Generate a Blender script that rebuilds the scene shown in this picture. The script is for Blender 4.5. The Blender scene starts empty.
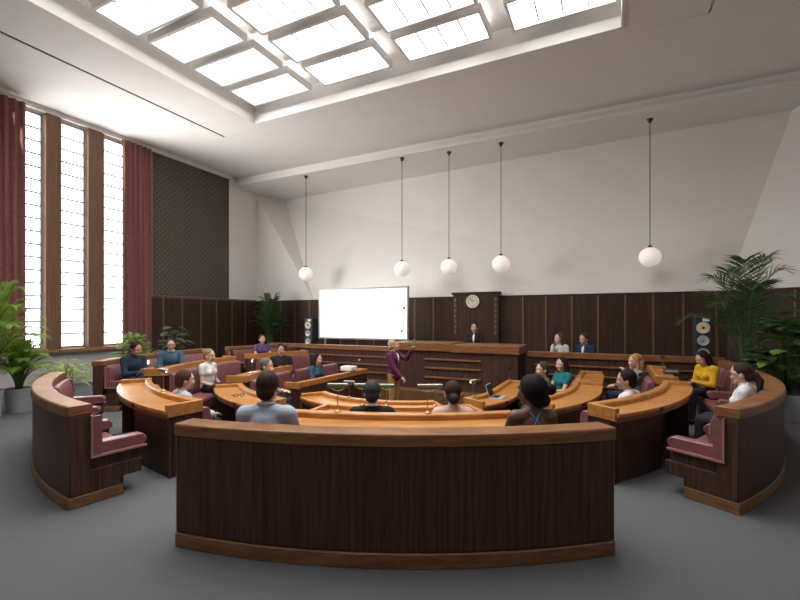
import bpy, bmesh, math, random
from mathutils import Vector, Matrix
from mathutils.bvhtree import BVHTree
random.seed(7)
R_ = math.radians
col = bpy.context.scene.collection
scn = bpy.context.scene

# ------------------------------------------------------------------ frame of reference
F, EYE, HOR = 430.0, 1.65, 317.5              # focal length in pixels, eye height, horizon row
TH = R_(26)
A2 = Vector((math.sin(TH), math.cos(TH)))      # along the long side of the room (towards the stage)
E2 = Vector((math.cos(TH), -math.sin(TH)))     # along the stage wall
DW = 12.236                                    # distance of the stage wall along A2
K2 = Vector((-5.449, 16.272))                  # corner of window wall and stage wall
C2 = Vector((0.13, 8.31))                      # centre of the seating rings
def RM(v, u, z):                               # room coordinates: v from window wall, u from stage wall (negative = into the room)
    p = K2 + E2 * v + A2 * u
    return Vector((p.x, p.y, z))
def P(x, y, z):                                # point of height z seen at a pixel of the photograph
    Y = F * (EYE - z) / (y - HOR)
    return Vector(((x - 400) / F * Y, Y, z))
def PY(x, Y, z=0):
    return Vector(((x - 400) / F * Y, Y, z))
LEGK = 0.07
def ring(s):                                   # base point and outward normal of the seating horseshoe
    if s > -26:
        return C2 + A2 * ((s + 26) * LEGK), E2.copy()
    return C2.copy(), Vector((math.cos(R_(s)), math.sin(R_(s))))
def rp(s, r, z=0):
    b, n = ring(s); p = b + n * r
    return Vector((p.x, p.y, z))
def path(s0, s1, step=2.0):
    k = max(2, int(abs(s1 - s0) / step) + 1)
    return [ring(s0 + (s1 - s0) * i / k) for i in range(k + 1)]

# ------------------------------------------------------------------ materials
def nt(name):
    m = bpy.data.materials.new(name); m.use_nodes = True
    t = m.node_tree; b = t.nodes['Principled BSDF']
    return m, t, b
def plain(name, c, rough=.6, metal=0, coat=0, var=.08, scale=8, bump=0, bscale=60, spec=.5):
    m, t, b = nt(name)
    tc = t.nodes.new('ShaderNodeTexCoord'); no = t.nodes.new('ShaderNodeTexNoise')
    no.inputs['Scale'].default_value = scale; no.inputs['Detail'].default_value = 4
    t.links.new(tc.outputs['Object'], no.inputs['Vector'])
    cr = t.nodes.new('ShaderNodeValToRGB')
    cr.color_ramp.elements[0].position = .3; cr.color_ramp.elements[1].position = .7
    cr.color_ramp.elements[0].color = (*[max(0, x * (1 - var)) for x in c], 1)
    cr.color_ramp.elements[1].color = (*[min(1, x * (1 + var)) for x in c], 1)
    t.links.new(no.outputs['Fac'], cr.inputs['Fac']); t.links.new(cr.outputs['Color'], b.inputs['Base Color'])
    b.inputs['Roughness'].default_value = rough; b.inputs['Metallic'].default_value = metal
    b.inputs['Coat Weight'].default_value = coat; b.inputs['Coat Roughness'].default_value = .15
    b.inputs['Specular IOR Level'].default_value = spec
    if bump:
        n2 = t.nodes.new('ShaderNodeTexNoise'); n2.inputs['Scale'].default_value = bscale; n2.inputs['Detail'].default_value = 3
        t.links.new(tc.outputs['Object'], n2.inputs['Vector'])
        bp = t.nodes.new('ShaderNodeBump'); bp.inputs['Strength'].default_value = bump; bp.inputs['Distance'].default_value = .01
        t.links.new(n2.outputs['Fac'], bp.inputs['Height']); t.links.new(bp.outputs['Normal'], b.inputs['Normal'])
    return m
def wood(name, c1, c2, sc, rough=.45, coat=0, spec=.4, rot=(0, 0, 0)):
    m, t, b = nt(name)
    tc = t.nodes.new('ShaderNodeTexCoord'); mp = t.nodes.new('ShaderNodeMapping')
    mp.inputs['Scale'].default_value = sc; mp.inputs['Rotation'].default_value = rot
    t.links.new(tc.outputs['Object'], mp.inputs['Vector'])
    no = t.nodes.new('ShaderNodeTexNoise'); no.inputs['Scale'].default_value = 1; no.inputs['Detail'].default_value = 6
    no.inputs['Roughness'].default_value = .62; no.inputs['Distortion'].default_value = .4
    t.links.new(mp.outputs['Vector'], no.inputs['Vector'])
    cr = t.nodes.new('ShaderNodeValToRGB'); cr.color_ramp.elements[0].position = .36; cr.color_ramp.elements[1].position = .66
    cr.color_ramp.elements[0].color = (*c1, 1); cr.color_ramp.elements[1].color = (*c2, 1)
    t.links.new(no.outputs['Fac'], cr.inputs['Fac']); t.links.new(cr.outputs['Color'], b.inputs['Base Color'])
    bp = t.nodes.new('ShaderNodeBump'); bp.inputs['Strength'].default_value = .12; bp.inputs['Distance'].default_value = .004
    t.links.new(no.outputs['Fac'], bp.inputs['Height']); t.links.new(bp.outputs['Normal'], b.inputs['Normal'])
    b.inputs['Roughness'].default_value = rough; b.inputs['Coat Weight'].default_value = coat; b.inputs['Coat Roughness'].default_value = .2
    b.inputs['Specular IOR Level'].default_value = spec
    return m
def glow(name, c, s):
    m, t, b = nt(name)
    b.inputs['Base Color'].default_value = (.8, .8, .8, 1)
    b.inputs['Emission Color'].default_value = (*c, 1); b.inputs['Emission Strength'].default_value = s
    return m
M = {}
M['dark'] = wood('wenge veneer', (.036, .0165, .0118), (.096, .047, .034), (55, 55, 1.6), .45, spec=.22)
M['panel'] = wood('dark wall veneer', (.036, .0185, .0125), (.066, .036, .025), (30, 30, 1.0), .55, spec=.2)
M['cap'] = wood('oak capping', (.15, .062, .020), (.26, .118, .042), (5, 5, 45), .45, spec=.35)
M['plinth'] = wood('oak plinth', (.13, .06, .024), (.24, .12, .05), (5, 5, 30), .45)
M['desk'] = wood('honey desk top', (.36, .145, .032), (.54, .245, .066), (2.2, 18, 18), .32, coat=.2, rot=(0, 0, .5))
M['batten'] = wood('oak batten', (.12, .062, .028), (.19, .10, .048), (20, 20, 2), .5)
M['post'] = wood('window post wood', (.15, .075, .04), (.23, .12, .07), (30, 30, 1), .5)
M['sill'] = wood('window sill wood', (.24, .115, .045), (.38, .19, .085), (3, 20, 20), .4)
M['white'] = plain('ceiling paint', (.74, .72, .70), .8, var=.02, scale=2)
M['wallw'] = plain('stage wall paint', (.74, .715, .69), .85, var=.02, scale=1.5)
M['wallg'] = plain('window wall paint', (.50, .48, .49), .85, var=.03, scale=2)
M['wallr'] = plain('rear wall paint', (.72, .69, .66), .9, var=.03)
M['carpet'] = plain('grey carpet', (.105, .105, .111), .95, var=.07, scale=60, bump=.3, bscale=220, spec=.15)
M['parquet'] = wood('parquet', (.10, .05, .022), (.17, .088, .04), (3, 40, 10), .4, rot=(0, 0, .46))
M['leather'] = plain('mauve leather', (.205, .080, .083), .32, var=.12, scale=12, bump=.15, bscale=90)
M['piping'] = plain('tan leather piping', (.34, .15, .13), .45, var=.08)
M['curtain'] = plain('wine curtain velvet', (.26, .112, .102), .9, var=.15, scale=14, spec=.2)
M['slot_shade'] = plain('dark slot', (.03, .028, .027), .9, var=.05)
M['metal'] = plain('grey painted metal', (.32, .31, .30), .45, .6, var=.05)
M['bar'] = plain('grey glazing bar', (.42, .42, .42), .8, var=.03, spec=.1)
M['brass'] = plain('antique brass', (.34, .24, .11), .4, .9, var=.08)
M['darkmetal'] = plain('dark bronze', (.05, .045, .04), .45, .7, var=.05)
M['black'] = plain('black plastic', (.012, .012, .014), .4, var=.05)
M['speaker'] = plain('speaker grey', (.03, .033, .04), .4, var=.05)
M['cream'] = plain('cream cone', (.75, .66, .46), .5, var=.05)
M['silver'] = plain('silver cone', (.52, .54, .58), .35, .3, var=.05)
M['pot'] = plain('grey planter', (.33, .345, .37), .75, var=.07, scale=10)
M['soil'] = plain('soil', (.03, .02, .015), .95, var=.3, scale=30)
M['paper'] = plain('paper', (.8, .8, .78), .8, var=.02)
M['globe'] = glow('opal globe', (1.0, .84, .70), .16)
M['sky'] = glow('lit skylight pane', (1.0, .985, .96), 2.2)
M['win'] = glow('daylit window pane', (1.0, .985, .97), 2.3)
M['screen'] = glow('projection screen', (1.0, .985, .97), .45)  # projected light put into the sheet as its own glow
M['lampglow'] = glow('lit lamp shade', (1.0, .88, .66), 4)
M['cove'] = glow('cove light strip', (1.0, .95, .88), 4.5)
M['lens'] = glow('projector lens', (.75, .85, 1.0), 25)
def leafm(name, c, var=.35):
    m = plain(name, c, .5, var=var, scale=9)
    t = m.node_tree; tr = t.nodes.new('ShaderNodeBsdfTranslucent'); mx = t.nodes.new('ShaderNodeMixShader'); mx.inputs[0].default_value = .4
    tr.inputs['Color'].default_value = (c[0] * 1.5, c[1] * 1.4, c[2], 1)
    t.links.new(t.nodes['Principled BSDF'].outputs[0], mx.inputs[1]); t.links.new(tr.outputs[0], mx.inputs[2])
    t.links.new(mx.outputs[0], t.nodes['Material Output'].inputs['Surface'])
    return m
M['leafl'] = leafm('light palm leaf', (.20, .33, .06))
M['leafm'] = leafm('mid green leaf', (.10, .19, .05))
M['leafd'] = leafm('dark green leaf', (.05, .105, .036))
M['leafy'] = leafm('yellow green leaf', (.33, .42, .12))
M['leafg'] = leafm('grey green leaf', (.08, .125, .09))
def acoustic():
    m, t, b = nt('acoustic panel')
    tc = t.nodes.new('ShaderNodeTexCoord'); mp = t.nodes.new('ShaderNodeMapping')
    mp.inputs['Rotation'].default_value = (0, R_(45), 0); mp.inputs['Scale'].default_value = (8.5, 8.5, 8.5)
    t.links.new(tc.outputs['Object'], mp.inputs['Vector'])
    sp = t.nodes.new('ShaderNodeSeparateXYZ'); t.links.new(mp.outputs['Vector'], sp.inputs[0])
    def frac(o):
        f = t.nodes.new('ShaderNodeMath'); f.operation = 'FRACT'; t.links.new(o, f.inputs[0])
        s = t.nodes.new('ShaderNodeMath'); s.operation = 'SUBTRACT'; t.links.new(f.outputs[0], s.inputs[0]); s.inputs[1].default_value = .5
        q = t.nodes.new('ShaderNodeMath'); q.operation = 'POWER'; t.links.new(s.outputs[0], q.inputs[0]); q.inputs[1].default_value = 2
        return q.outputs[0]
    ad = t.nodes.new('ShaderNodeMath'); ad.operation = 'ADD'
    t.links.new(frac(sp.outputs['X']), ad.inputs[0]); t.links.new(frac(sp.outputs['Z']), ad.inputs[1])
    lt = t.nodes.new('ShaderNodeMath'); lt.operation = 'LESS_THAN'; lt.inputs[1].default_value = .022
    t.links.new(ad.outputs[0], lt.inputs[0])
    mx = t.nodes.new('ShaderNodeMix'); mx.data_type = 'RGBA'
    mx.inputs['A'].default_value = (.085, .072, .058, 1); mx.inputs['B'].default_value = (.21, .18, .14, 1)
    t.links.new(lt.outputs[0], mx.inputs['Factor']); t.links.new(mx.outputs['Result'], b.inputs['Base Color'])
    b.inputs['Roughness'].default_value = .85
    return m
M['acoustic'] = acoustic()
_cloth = {}
def cloth(c, stripe=False):
    k = (tuple(c), stripe)
    if k not in _cloth:
        m = plain('cloth %.2f %.2f %.2f' % tuple(c), c, .85, var=.14, scale=10, bump=.25, bscale=25, spec=.2)
        _cloth[k] = m
    return _cloth[k]
_skin = {}
def skinm(c):
    k = tuple(c)
    if k not in _skin: _skin[k] = plain('skin %.2f' % c[0], c, .5, var=.05, scale=20)
    return _skin[k]
_hair = {}
def hairm(c):
    k = tuple(c)
    if k not in _hair: _hair[k] = wood('hair %.3f' % c[0], tuple(x * .6 for x in c), tuple(x * 1.3 for x in c), (60, 60, 12), .7, spec=.15)
    return _hair[k]
M['eyew'] = plain('eye', (.75, .73, .70), .25, var=.02)
M['iris'] = plain('iris', (.03, .02, .015), .2, var=.02)
M['lip'] = plain('lips', (.42, .17, .14), .45, var=.05)

# ------------------------------------------------------------------ mesh helpers
OFF = {}
class MB:
    def __init__(self): self.v = []; self.f = []
    def add(self, vs, fs):
        k = len(self.v); self.v += [Vector(x) for x in vs]; self.f += [[i + k for i in f] for f in fs]; return self
    def box(self, x0, x1, y0, y1, z0, z1, mt=None):
        vs = [Vector((x, y, z)) for z in (z0, z1) for y in (y0, y1) for x in (x0, x1)]
        if mt: vs = [mt @ v for v in vs]
        return self.add(vs, [(0, 2, 3, 1), (4, 5, 7, 6), (0, 1, 5, 4), (2, 6, 7, 3), (0, 4, 6, 2), (1, 3, 7, 5)])
    def rbox(self, v0, v1, u0, u1, z0, z1):      # a box in room coordinates
        vs = [RM(v, u, z) for z in (z0, z1) for u in (u0, u1) for v in (v0, v1)]
        return self.add(vs, [(0, 2, 3, 1), (4, 5, 7, 6), (0, 1, 5, 4), (2, 6, 7, 3), (0, 4, 6, 2), (1, 3, 7, 5)])
    def sweep(self, pth, prof):                  # prof: closed loop of (offset, z)
        n = len(prof); vs = []
        for b, nn in pth:
            for d, z in prof: vs.append((b.x + nn.x * d, b.y + nn.y * d, z))
        fs = []
        for i in range(len(pth) - 1):
            for j in range(n):
                j2 = (j + 1) % n
                fs.append((i * n + j, i * n + j2, (i + 1) * n + j2, (i + 1) * n + j))
        fs.append(tuple(range(n))); fs.append(tuple(range((len(pth) - 1) * n, len(pth) * n)))
        return self.add(vs, fs)
    def lathe(self, c, prof, seg=24, mt=None):   # prof: (r,z) about vertical axis, closed with caps where r=0
        vs = []; fs = []; n = len(prof)
        for i in range(seg):
            a = 2 * math.pi * i / seg
            for r, z in prof: vs.append(Vector((r * math.cos(a), r * math.sin(a), z)))
        for i in range(seg):
            i2 = (i + 1) % seg
            for j in range(n - 1): fs.append((i * n + j, i2 * n + j, i2 * n + j + 1, i * n + j + 1))
        vs = [(mt @ v if mt else v) + Vector(c) for v in vs]
        return self.add(vs, fs)
    def tube(self, pts, r, seg=8):
        pts = [Vector(p) for p in pts]; rs = r if isinstance(r, (list, tuple)) else [r] * len(pts)
        vs = []; fs = []; up = None
        for i, p in enumerate(pts):
            d = (pts[min(i + 1, len(pts) - 1)] - pts[max(i - 1, 0)]).normalized()
            if up is None: up = Vector((0, 0, 1)) if abs(d.z) < .9 else Vector((1, 0, 0))
            x = d.cross(up).normalized(); y = x.cross(d).normalized(); up = y
            for k in range(seg):
                a = 2 * math.pi * k / seg
                vs.append(p + (x * math.cos(a) + y * math.sin(a)) * rs[i])
        for i in range(len(pts) - 1):
            for k in range(seg):
                k2 = (k + 1) % seg
                fs.append((i * seg + k, i * seg + k2, (i + 1) * seg + k2, (i + 1) * seg + k))
        fs.append(tuple(range(seg))); fs.append(tuple(range((len(pts) - 1) * seg, len(pts) * seg)))
        return self.add(vs, fs)
    def ell(self, c, r, mt=None, su=14, sv=9):
        vs = []; fs = []; c = Vector(c)
        vs.append(Vector((0, 0, r[2]))); 
        for j in range(1, sv):
            b = math.pi * j / sv
            for i in range(su):
                a = 2 * math.pi * i / su
                vs.append(Vector((r[0] * math.sin(b) * math.cos(a), r[1] * math.sin(b) * math.sin(a), r[2] * math.cos(b))))
        vs.append(Vector((0, 0, -r[2])))
        for i in range(su): fs.append((0, 1 + i, 1 + (i + 1) % su))
        for j in range(sv - 2):
            for i in range(su):
                fs.append((1 + j * su + i, 1 + (j + 1) * su + i, 1 + (j + 1) * su + (i + 1) % su, 1 + j * su + (i + 1) % su))
        L = len(vs) - 1; q = 1 + (sv - 2) * su
        for i in range(su): fs.append((L, q + (i + 1) % su, q + i))
        return self.add([(mt @ v if mt else v) + c for v in vs], fs)
    def cap(self, p0, r0, p1, r1, seg=12):       # tapered capsule
        p0 = Vector(p0); p1 = Vector(p1); d = p1 - p0
        if d.length < 1e-5: return self.ell(p0, (r0,) * 3)
        d.normalize(); up = Vector((0, 0, 1)) if abs(d.z) < .9 else Vector((1, 0, 0))
        x = d.cross(up).normalized(); y = x.cross(d)
        rings = []
        for k in range(1, 5):
            a = math.pi / 2 * k / 4; rings.append((p0 - d * r0 * math.cos(a), r0 * math.sin(a)))
        for k in range(0, 4):
            a = math.pi / 2 * k / 4; rings.append((p1 + d * r1 * math.sin(a), r1 * math.cos(a)))
        vs = []; fs = []
        for c, r in rings:
            for k in range(seg):
                a = 2 * math.pi * k / seg; vs.append(c + (x * math.cos(a) + y * math.sin(a)) * r)
        for i in range(len(rings) - 1):
            for k in range(seg):
                k2 = (k + 1) % seg; fs.append((i * seg + k, i * seg + k2, (i + 1) * seg + k2, (i + 1) * seg + k))
        n = len(vs); vs += [p0 - d * r0, p1 + d * r1]
        for k in range(seg):
            fs.append((n, (k + 1) % seg, k)); fs.append((n + 1, (len(rings) - 1) * seg + k, (len(rings) - 1) * seg + (k + 1) % seg))
        return self.add(vs, fs)
    def mesh(self, name, off=None, recalc=True):
        me = bpy.data.meshes.new(name)
        vs = [v - off for v in self.v] if off is not None else self.v
        me.from_pydata([tuple(v) for v in vs], [], self.f)
        if recalc:
            bm = bmesh.new(); bm.from_mesh(me); bmesh.ops.recalc_face_normals(bm, faces=bm.faces); bm.to_mesh(me); bm.free()
        return me
    def build(self, name, mat, parent=None, smooth=False, bevel=0, auto=None, recalc=True):
        off = OFF.get(parent.name) if parent is not None else None
        me = self.mesh(name, off, recalc)
        o = bpy.data.objects.new(name, me); col.objects.link(o); me.materials.append(mat)
        if parent is not None:
            o.parent = parent; OFF[o.name] = off
        if smooth or bevel:
            for p in me.polygons: p.use_smooth = True
            if bevel or auto:
                ang = R_(auto or 35)
                for e_ in _sharp(me, ang): e_.use_edge_sharp = True
        if bevel:
            b = o.modifiers.new('edge', 'BEVEL'); b.width = bevel; b.segments = 2; b.limit_method = 'ANGLE'; b.angle_limit = R_(35)
        return o
def _sharp(me, ang):
    bm = bmesh.new(); bm.from_mesh(me); idx = []
    for e_ in bm.edges:
        if len(e_.link_faces) == 2 and e_.calc_face_angle(0) > ang: idx.append(e_.index)
    bm.free()
    return [me.edges[i] for i in idx]
def thing(name, label, cat, loc=(0, 0, 0), group=None, rz=0, local=False):
    o = bpy.data.objects.new(name, None); col.objects.link(o); o.location = loc; o.rotation_euler = (0, 0, rz)
    o.empty_display_size = .1
    o['label'] = label; o['category'] = cat
    if group: o['group'] = group
    OFF[o.name] = Vector((0, 0, 0)) if local else Vector(loc)
    return o
def tag(o, label, cat, group=None):
    o['label'] = label; o['category'] = cat
    if group: o['group'] = group
    return o
def struct(o): o['kind'] = 'structure'; return o
def sbox(name, mat, boxes, bevel=0):
    m = MB()
    for b in boxes: m.rbox(*b)
    return struct(m.build(name, mat, None, bevel=bevel))

# ------------------------------------------------------------------ room shell
VW, UR, ZC, ZS = 16.6, -15.0, 6.60, 6.32       # room width, rear wall, ceiling, soffit
Z1, Z2, Z3 = 0.0, -.20, -.40                   # three tiers of floor
TEND = 1.95                                    # platform front, along A2 from ring centre
def boundary(r):
    pts = []
    p = C2 + E2 * r + A2 * TEND; pts.append(p)
    for i in range(0, 101):
        pass
    ph = math.degrees(math.acos(TEND / r)) + 64
    end = ph - 360 if r > 3.5 else -206
    n = 72
    for i in range(n + 1):
        s = -26 + (end + 26) * i / n
        pts.append(C2 + Vector((math.cos(R_(s)), math.sin(R_(s)))) * r)
    if r < 3.5: pts.append(C2 - E2 * r + A2 * TEND)
    return pts                                 # from right leg end round the near side to far left
def floor_mesh():
    bm = bmesh.new()
    b1, b2 = boundary(4.27), boundary(2.98)
    def vv(p, z): return bm.verts.new((p.x, p.y, z))
    outer = [RM(0, UR, 0), RM(VW, UR, 0), RM(VW, 1.1, 0), RM(0, 1.1, 0)]
    # main floor with hole
    ov = [bm.verts.new(p) for p in outer]; hv = [vv(p, Z1) for p in b1]
    ed = [bm.edges.new((ov[i], ov[(i + 1) % 4])) for i in range(4)] + [bm.edges.new((hv[i], hv[(i + 1) % len(hv)])) for i in range(len(hv))]
    bmesh.ops.triangle_fill(bm, use_beauty=True, use_dissolve=False, edges=ed)
    # drop any triangle that fell inside the hole
    kill = [f for f in bm.faces if in_poly(f.calc_center_median().xy, b1)]
    bmesh.ops.delete(bm, geom=kill, context='FACES_ONLY')
    def strip(pa, za, pb, zb):
        A = [vv(p, za) for p in pa]; B = [vv(p, zb) for p in pb]
        for i in range(len(A) - 1): bm.faces.new((A[i], A[i + 1], B[i + 1], B[i]))
        return A, B
    strip(b1, Z1, b1, Z2); strip(b1, Z2, b2, Z2); strip(b2, Z2, b2, Z3)
    ff = bm.faces.new([vv(p, Z3) for p in b2]); ff.material_index = 1
    # closing risers along the platform front
    q = [b1[0], b2[0]]; strip(q, Z2, q, Z1); q = [b2[-1], b1[-1]]; strip(q, Z2, q, Z1)
    q = [b2[-1], b2[0]]; n0 = len(bm.faces); strip(q, Z3, q, Z1); bm.faces.ensure_lookup_table()
    for f_ in bm.faces[n0:]: f_.material_index = 1
    bmesh.ops.remove_doubles(bm, verts=bm.verts, dist=1e-4)
    bmesh.ops.recalc_face_normals(bm, faces=bm.faces)
    me = bpy.data.meshes.new('floor'); bm.to_mesh(me); bm.free()
    o = bpy.data.objects.new('floor', me); col.objects.link(o); me.materials.append(M['carpet']); me.materials.append(M['parquet']); struct(o)
def in_poly(p, poly):
    c = False; n = len(poly)
    for i in range(n):
        a, b = poly[i], poly[(i + 1) % n]
        if (a.y > p.y) != (b.y > p.y) and p.x < (b.x - a.x) * (p.y - a.y) / (b.y - a.y) + a.x: c = not c
    return c
floor_mesh()

# window wall: pieces round the three openings
WZ0, WZ1 = .90, 6.44
WIN = [(-7.46, -6.80), (-6.48, -5.88), (-5.50, -4.89)]     # openings in u along the window wall
lw = MB()
T0, T1 = -.35, 0.0
lw.rbox(T0, T1, UR, WIN[0][0], 0, ZC + .5)
lw.rbox(T0, T1, WIN[2][1], 1.5, 0, ZC + .5)
for (a, b) in [(WIN[0][1], WIN[1][0]), (WIN[1][1], WIN[2][0])]: lw.rbox(T0, T1, a, b, WZ0, WZ1)
lw.rbox(T0, T1, WIN[0][0], WIN[2][1], 0, WZ0); lw.rbox(T0, T1, WIN[0][0], WIN[2][1], WZ1, ZC + .5)
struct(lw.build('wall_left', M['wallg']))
sbox('wall_rear', M['wallr'], [(-.35, VW + .3, UR - .3, UR, -.5, ZC + .5)])
sbox('wall_right', M['wallr'], [(VW, VW + .3, UR, 1.5, -.5, ZC + .5)])
# stage wall, leaning recess; left splay shaped to imitate a soft shadow band
bw = MB()
zb = 2.30
pA, pB, pC, pD = RM(0, 0, ZS), RM(.42, 1.15, ZS), RM(2.66, 0, zb), RM(14.47, 0, zb)
pE, pF = RM(15.72, .30, ZS), RM(VW, -1.6, ZC)
q0, q1 = RM(0, 0, zb), RM(VW, -1.6, zb)
g0, g1, gm = RM(0, 0, 0), RM(VW, -1.6, 0), RM(14.47, 0, 0)
bw.add([q0, pC, pA], [(0, 1, 2)]); bw.add([pA, pC, pB], [(0, 1, 2)]); bw.add([pB, pC, pD, pE], [(0, 1, 2, 3)])
bw.add([pE, pD, q1, pF], [(0, 1, 2), (0, 2, 3)])
bw.add([g0, gm, pD, pC, q0], [(0, 1, 2, 3, 4)]); bw.add([gm, g1, q1, pD], [(0, 1, 2, 3)])
wb = struct(bw.build('wall_back', M['wallw'], recalc=False))
sm = wb.modifiers.new('thick', 'SOLIDIFY'); sm.thickness = .06; sm.offset = -1
# pale return of the wall beside the corner, window wall side
sbox('trim_1', M['wallw'], [(-.02, .03, -1.30, 0, 2.28, ZC)])
# ceiling: border, lowered inner field, skylight hole
GV0, GV1, GU1, GU0 = 2.5, 13.5, -3.75, -14.3
NR = 7
SV0, SV1, SU1, SU0 = 3.9, 12.25, -4.02, -4.36 - 7 * .965 - .1
ce = MB()
ce.rbox(-.3, GV0, UR, 1.5, ZC, ZC + .1); ce.rbox(GV1, VW, UR, 1.5, ZC, ZC + .1)
ce.rbox(GV0, GV1, GU1, 1.5, ZC, ZC + .1); ce.rbox(GV0, GV1, UR, GU0, ZC, ZC + .1)
zf = ZC - .02
g = .11; h = .04
ce.rbox(GV0 + g, SV0, GU0 + h, GU1 - h, zf, ZC + .1); ce.rbox(SV1, GV1 - h, GU0 + h, GU1 - h, zf, ZC + .1)
ce.rbox(SV0, SV1, SU1, GU1 - h, zf, ZC + .1); ce.rbox(SV0, SV1, GU0 + h, SU0, zf, ZC + .1)
struct(ce.build('ceiling', M['white']))
sbox('trim_2', M['slot_shade'], [(GV0 + .005, GV0 + g - .005, GU0, GU1, ZC + .004, ZC + .14), ])  # dark strip flush in the ceiling gap; its shade is put into the colour
sbox('trim_18', M['white'], [(GV0, GV1, GU1 - h - .02, GU1 + .02, ZC + .03, ZC + .14),
                           (GV1 - h - .02, GV1 + .02, GU0, GU1, ZC + .03, ZC + .14), (GV0, GV1, GU0 - .02, GU0 + h + .02, ZC + .1, ZC + .14)])
# skylight well: lip, walls, lid
ZL = 7.12
wl = MB()
for (v0, v1, u0, u1) in [(SV0 - .12, SV0, SU0, SU1), (SV1, SV1 + .12, SU0, SU1), (SV0 - .12, SV1 + .12, SU1, SU1 + .12), (SV0 - .12, SV1 + .12, SU0 - .12, SU0)]:
    wl.rbox(v0, v1, u0, u1, ZC + .1, ZL + .1)
wl.rbox(SV0 - .12, SV1 + .12, SU0 - .12, SU1 + .12, ZL + .02, ZL + .1)
struct(wl.build('trim_3', M['white']))
lip = MB()
for (v0, v1, u0, u1) in [(SV0, SV0 + .05, SU0, SU1), (SV1 - .05, SV1, SU0, SU1), (SV0, SV1, SU1 - .05, SU1), (SV0, SV1, SU0, SU0 + .05)]:
    lip.rbox(v0, v1, u0, u1, zf - .03, ZC + .16)
struct(lip.build('trim_4', M['white'], bevel=.01))
COLS = [(4.24, 5.86), (6.34, 7.94), (8.42, 10.02), (10.5, 12.12)]
n = 0
for r in range(NR):
    u1 = -4.36 - r * .965; u0 = u1 - .71
    for v0, v1 in COLS:
        n += 1
        fr = MB(); t = .05; z0, z1 = 6.83, 6.97
        fr.rbox(v0 - t, v0, u0 - t, u1 + t, z0, z1); fr.rbox(v1, v1 + t, u0 - t, u1 + t, z0, z1)
        fr.rbox(v0, v1, u0 - t, u0, z0, z1); fr.rbox(v0, v1, u1, u1 + t, z0, z1)
        w = struct(fr.build('window_%d' % (n + 3), M['white']))
        pn = MB().rbox(v0, v1, u0, u1, 6.905, 6.93).build('pane', M['sky'], w)
        MB().rbox(v0 + .11, v1 - .11, u0 - t, u1 + t, 6.955, 6.97).build('glow_baffle', M['white'], w)  # added cover, keeps pane glow off the well lid except for edge leaks
        gb = MB()
        for k in (1, 2, 3):
            vv_ = v0 + (v1 - v0) * k / 4; gb.rbox(vv_ - .013, vv_ + .013, u0, u1, 6.885, 6.91)
        gb.rbox(v0, v1, u0 + .06, u0 + .075, 6.885, 6.91)
        gb.build('glazing_bar', M['bar'], w)
# beams between the panes: rounded ribs along the rows
rb = MB()
for r in range(NR):
    u = -4.36 - r * .965 - .71 - .1275
    for i in range(3):
        v0, v1 = COLS[i][1] + .05, COLS[i + 1][0] - .05
        rb.tube([RM(v0, u, ZL), RM(v1, u, ZL)], .09, 14)
struct(rb.build('trim_5', M['white'], smooth=True, auto=50))
# soffit beam along the stage wall and small corner nib
sbox('trim_6', M['white'], [(0, VW, -1.08, 1.35, ZS, ZS + .10)], bevel=.008)
sbox('trim_7', M['wallw'], [(0, VW, -.98, 1.35, ZS + .10, ZC)])
# curtain rail
sbox('trim_8', M['white'], [(0.0, .10, -9.5, -1.25, 6.49, 6.60)])

# stage wall wainscot with battens
VP = [(0, VW)]
wp = sbox('trim_9', M['panel'], [(0, 14.47, -.05, 0, 0, 2.22)])
MB().rbox(0, 14.47, -.065, 0, 2.22, 2.27).build('top_rail', M['panel'], wp)
for v in [.6, 1.25, 1.9, 2.55, 3.2, 3.85, 4.5, 5.15, 5.8, 6.6, 7.22, 9.87, 10.48, 11.13, 11.76, 12.38, 12.99, 13.61, 14.26]:
    MB().rbox(v - .022, v + .022, -.066, -.05, .05, 2.22).build('batten', M['batten'], wp)
def wing(q, o, z):                               # right-hand wing of the stage wall, angled into the room
    b = RM(14.47, 0, 0) + (RM(VW, -1.6, 0) - RM(14.47, 0, 0)) * q; d = (RM(VW, -1.6, 0) - RM(14.47, 0, 0)).normalized()
    return Vector((b.x + d.y * o, b.y - d.x * o, z))
def wingbox(m, q0, q1, o0, o1, z0, z1):
    return m.add([wing(q, o, z) for z in (z0, z1) for o in (o0, o1) for q in (q0, q1)], [(0, 2, 3, 1), (4, 5, 7, 6), (0, 1, 5, 4), (2, 6, 7, 3), (0, 4, 6, 2), (1, 3, 7, 5)])
ww = struct(wingbox(MB(), 0, 1, 0, .05, 0, 2.22).build('trim_17', M['panel']))
wingbox(MB(), 0, 1, 0, .065, 2.22, 2.27).build('top_rail', M['panel'], ww)
for q in (.22, .47, .72): wingbox(MB(), q - .008, q + .008, .05, .066, .05, 2.22).build('batten', M['batten'], ww)
wl_ = sbox('trim_10', M['panel'], [(0, .05, -4.6, -.05, 0, 2.24)])
MB().rbox(0, .066, -4.6, -.05, 2.24, 2.30).build('top_rail', M['batten'], wl_)
for t in (4.35, 3.80, 3.17, 2.49, 1.86, 1.20, .59):
    MB().rbox(.05, .066, -t - .022, -t + .022, .05, 2.24).build('batten', M['batten'], wl_)
# clock tower panel
tw = sbox('trim_11', M['panel'], [(7.90, 9.24, -.22, -.05, 0, 2.32)], bevel=.006)
MB().rbox(7.86, 9.28, -.25, -.05, 2.32, 2.38).build('cornice', M['panel'], tw, bevel=.006)
for v in (7.97, 9.15):
    for k in range(7):
        z = 2.16 - k * .155
        f = MB().rbox(v - .035, v + .035, -.232, -.22, z - .055, z + .055)
        f.build('louvre', M['batten'], tw)
# acoustic panel on the window wall, textured in its own axes
ap = MB().box(0, 2.78, -.03, 0, 2.31, 6.52)
o = ap.build('trim_12', M['acoustic']); struct(o)
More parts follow.
